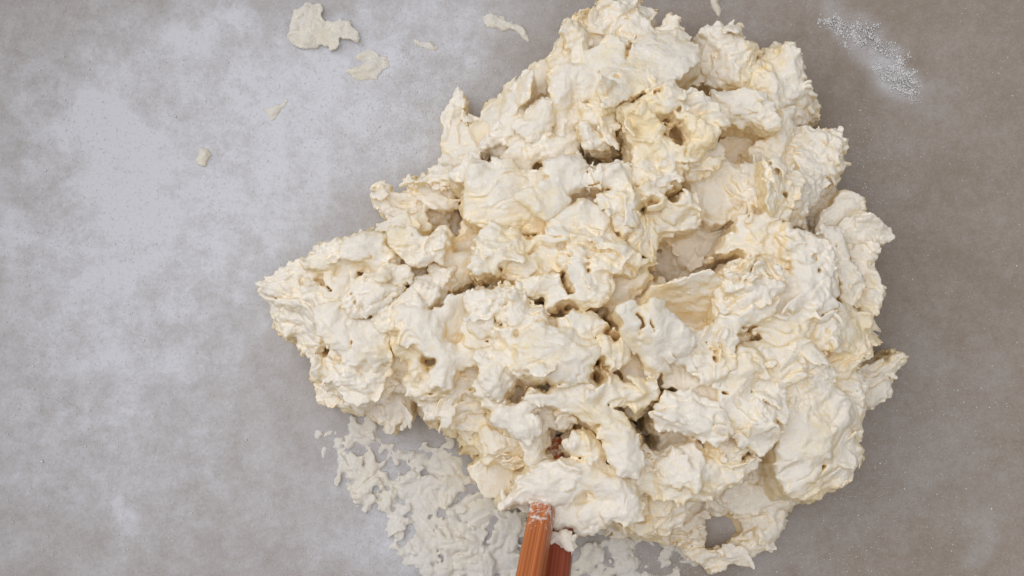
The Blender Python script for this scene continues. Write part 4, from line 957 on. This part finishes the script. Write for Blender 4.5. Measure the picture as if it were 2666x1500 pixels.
def grain_mesh(name, x, y, lift, sz, r, label, cat, material=None, **kw):
    m = len(x)
    z = bowlz(x, y) + sz * 0.25 + lift
    octa = np.array([(1, 0, 0), (-1, 0, 0), (0, 1, 0), (0, -1, 0), (0, 0, 0.7), (0, 0, -0.7)], float)
    tri = np.array([(0, 2, 4), (2, 1, 4), (1, 3, 4), (3, 0, 4), (2, 0, 5), (1, 2, 5), (3, 1, 5), (0, 3, 5)])
    a = r.random(m) * 6.28
    P = octa[None] * sz[:, None, None] * r.uniform(0.6, 1.4, (m, 6, 1))
    c, s = np.cos(a)[:, None], np.sin(a)[:, None]
    V = np.stack([P[..., 0] * c - P[..., 1] * s + x[:, None], P[..., 0] * s + P[..., 1] * c + y[:, None], P[..., 2] + z[:, None]], -1).reshape(-1, 3)
    Q = (tri[None] + (np.arange(m) * 6)[:, None, None]).reshape(-1, 3)
    return tag(mesh_obj(name, V, Q, material or M_FLOUR, smooth=True), label, cat, **kw)
flour_lump('f', 0.9, [(150,160),(300,120),(350,190),(440,210),(620,240),(640,330),(740,380),(800,470),(900,520),(890,570),(820,530),(700,490),(600,420),(400,380),(260,250)], 'long curved ridge of white flour on bare beige bowl wall', 311)
flour_lump('f', 0.8, [(630,560),(680,530),(840,580),(850,640),(940,660),(970,730),(970,880),(900,860),(780,770),(640,640)], 'short wedge of flour just beyond the long flour ridge', 312)
print('scraps', round(time.time() - T0, 1))

# ------------------------------------------------------------------ chopsticks
def chopstick(name, pa, za, pb, zb, w0, w1, material, label, reach, roll):
    """square-sectioned stick from the buried tip (pa at za mm) through pb at zb mm and on over the rim"""
    ax, ay = at(pa[0], pa[1], za / 1000); bx, by = at(pb[0], pb[1], zb / 1000)
    A = Vector((float(ax), float(ay), za / 1000)); B = Vector((float(bx), float(by), zb / 1000))
    d = (B - A).normalized()
    n = 60; V = []; fl = []
    ring = []
    m = 32
    for q in range(m):
        a = 2 * math.pi * q / m
        c, si = math.cos(a), math.sin(a); k = (abs(c) ** 6 + abs(si) ** 6) ** (-1 / 6)
        ring.append((c * k, si * k))
    ts = np.concatenate([[0, 0.0006, 0.0016], np.linspace(0.003, reach, n)])
    for t in ts:
        w = (w0 + (w1 - w0) * min(1, t / 0.2)) / 2
        if t == 0: w *= 0.75
        elif t < 0.001: w *= 0.92
        for c, si in ring: V.append((c * w, si * w, t)); fl.append(t)
    V = np.array(V); nr = len(ts)
    i = np.arange(nr - 1)[:, None] * m; j = np.arange(m); jn = (j + 1) % m
    Q = np.stack([i + j, i + jn, i + m + jn, i + m + j], -1).reshape(-1, 4)
    entry = (B - A).length
    t = np.array(fl); f = np.clip((entry - t) / 0.0012 + 0.5, 0, 1) * 0.46
    o = mesh_obj(name, V, Q, material, attrs={'flour': f})
    import bmesh
    bm = bmesh.new(); bm.from_mesh(o.data); bm.verts.ensure_lookup_table()
    bm.faces.new([bm.verts[k] for k in range(m)][::-1]); bm.faces.new([bm.verts[(nr - 1) * m + k] for k in range(m)])
    bm.normal_update(); bm.to_mesh(o.data); bm.free()
    o.matrix_world = Matrix.Translation(A) @ d.to_track_quat('Z', 'Y').to_matrix().to_4x4() @ Matrix.Rotation(roll, 4, 'Z')
    return tag(o, label, 'chopstick', 'chopsticks standing in the dough')
chopstick('chopstick', (1446, 1150), 17, (1400, 1396), 37, 5.2e-3, 7.4e-3, M_STICK1, 'orange brown wooden chopstick lying over the other one', 0.225, 0.35)
stick2 = chopstick('chopstick', (1492, 1180), 10, (1462, 1418), 29, 5.2e-3, 7.4e-3, M_STICK2, 'red brown chopstick, shade painted in, tucked half under the other one', 0.225, 0.2)

res = thin_thing('dough_residue', [F('a', 33.2, [(690,1180),(760,1165),(830,1215),(845,1300),(800,1350),(765,1330),(745,1260),(690,1225)], nocore=1, t=2.5, dome=1.2, grow=0.2),
                                   F('a', 34.2, [(740,1200),(810,1220),(820,1280),(770,1290)], nocore=1, t=2, dome=1, grow=0.1)], M_DOUGH, None, None, seed=401, dusted=0.5)
bpy.context.view_layer.update()
res.parent = stick2; res.matrix_parent_inverse = stick2.matrix_world.inverted()
tag(res, 'white floury dough crust on the stick')

# ------------------------------------------------------------------ loose flour grains
def grains(n=30000):
    r = np.random.default_rng(5)
    px = r.uniform(-60, 2730, n * 6); py = r.uniform(-60, 1560, n * 6)
    x, y = at(px, py, 0.0)
    for _ in range(3): x, y = at(px, py, bowlz(x, y))
    den = flour_and_light_density(x, y) + 0.06
    near = np.exp(-(((px - 1150) / 260) ** 2 + ((py - 330) / 230) ** 2)) * 1.0 + np.exp(-(((px - 2270) / 260) ** 2 + ((py - 1150) / 330) ** 2)) * 0.35 + np.exp(-(((px - 2230) / 120) ** 2 + ((py - 420) / 130) ** 2)) * 0.5
    near = near + np.exp(-(((px - 1050) / 220) ** 2 + ((py - 1280) / 220) ** 2)) * 0.7 + np.exp(-(((px - 1500) / 500) ** 2 + ((py - 1460) / 70) ** 2)) * 0.6
    keep = r.random(len(px)) < np.clip(den * 0.3 + near, 0, 1) * 0.6
    x, y = x[keep][:n], y[keep][:n]; m = len(x)
    nr_ = near[keep][:n]
    sz = r.gamma(2.0, 0.032e-3, m) + 0.05e-3 + 0.11e-3 * np.clip(nr_, 0, 1) * r.random(m) ** 2
    grain_mesh('flour_grains', x, y, np.zeros(m), sz, r, 'loose white flour grains scattered over the bowl around the dough', 'flour', kind='stuff')
grains()
print('done', round(time.time() - T0, 1))
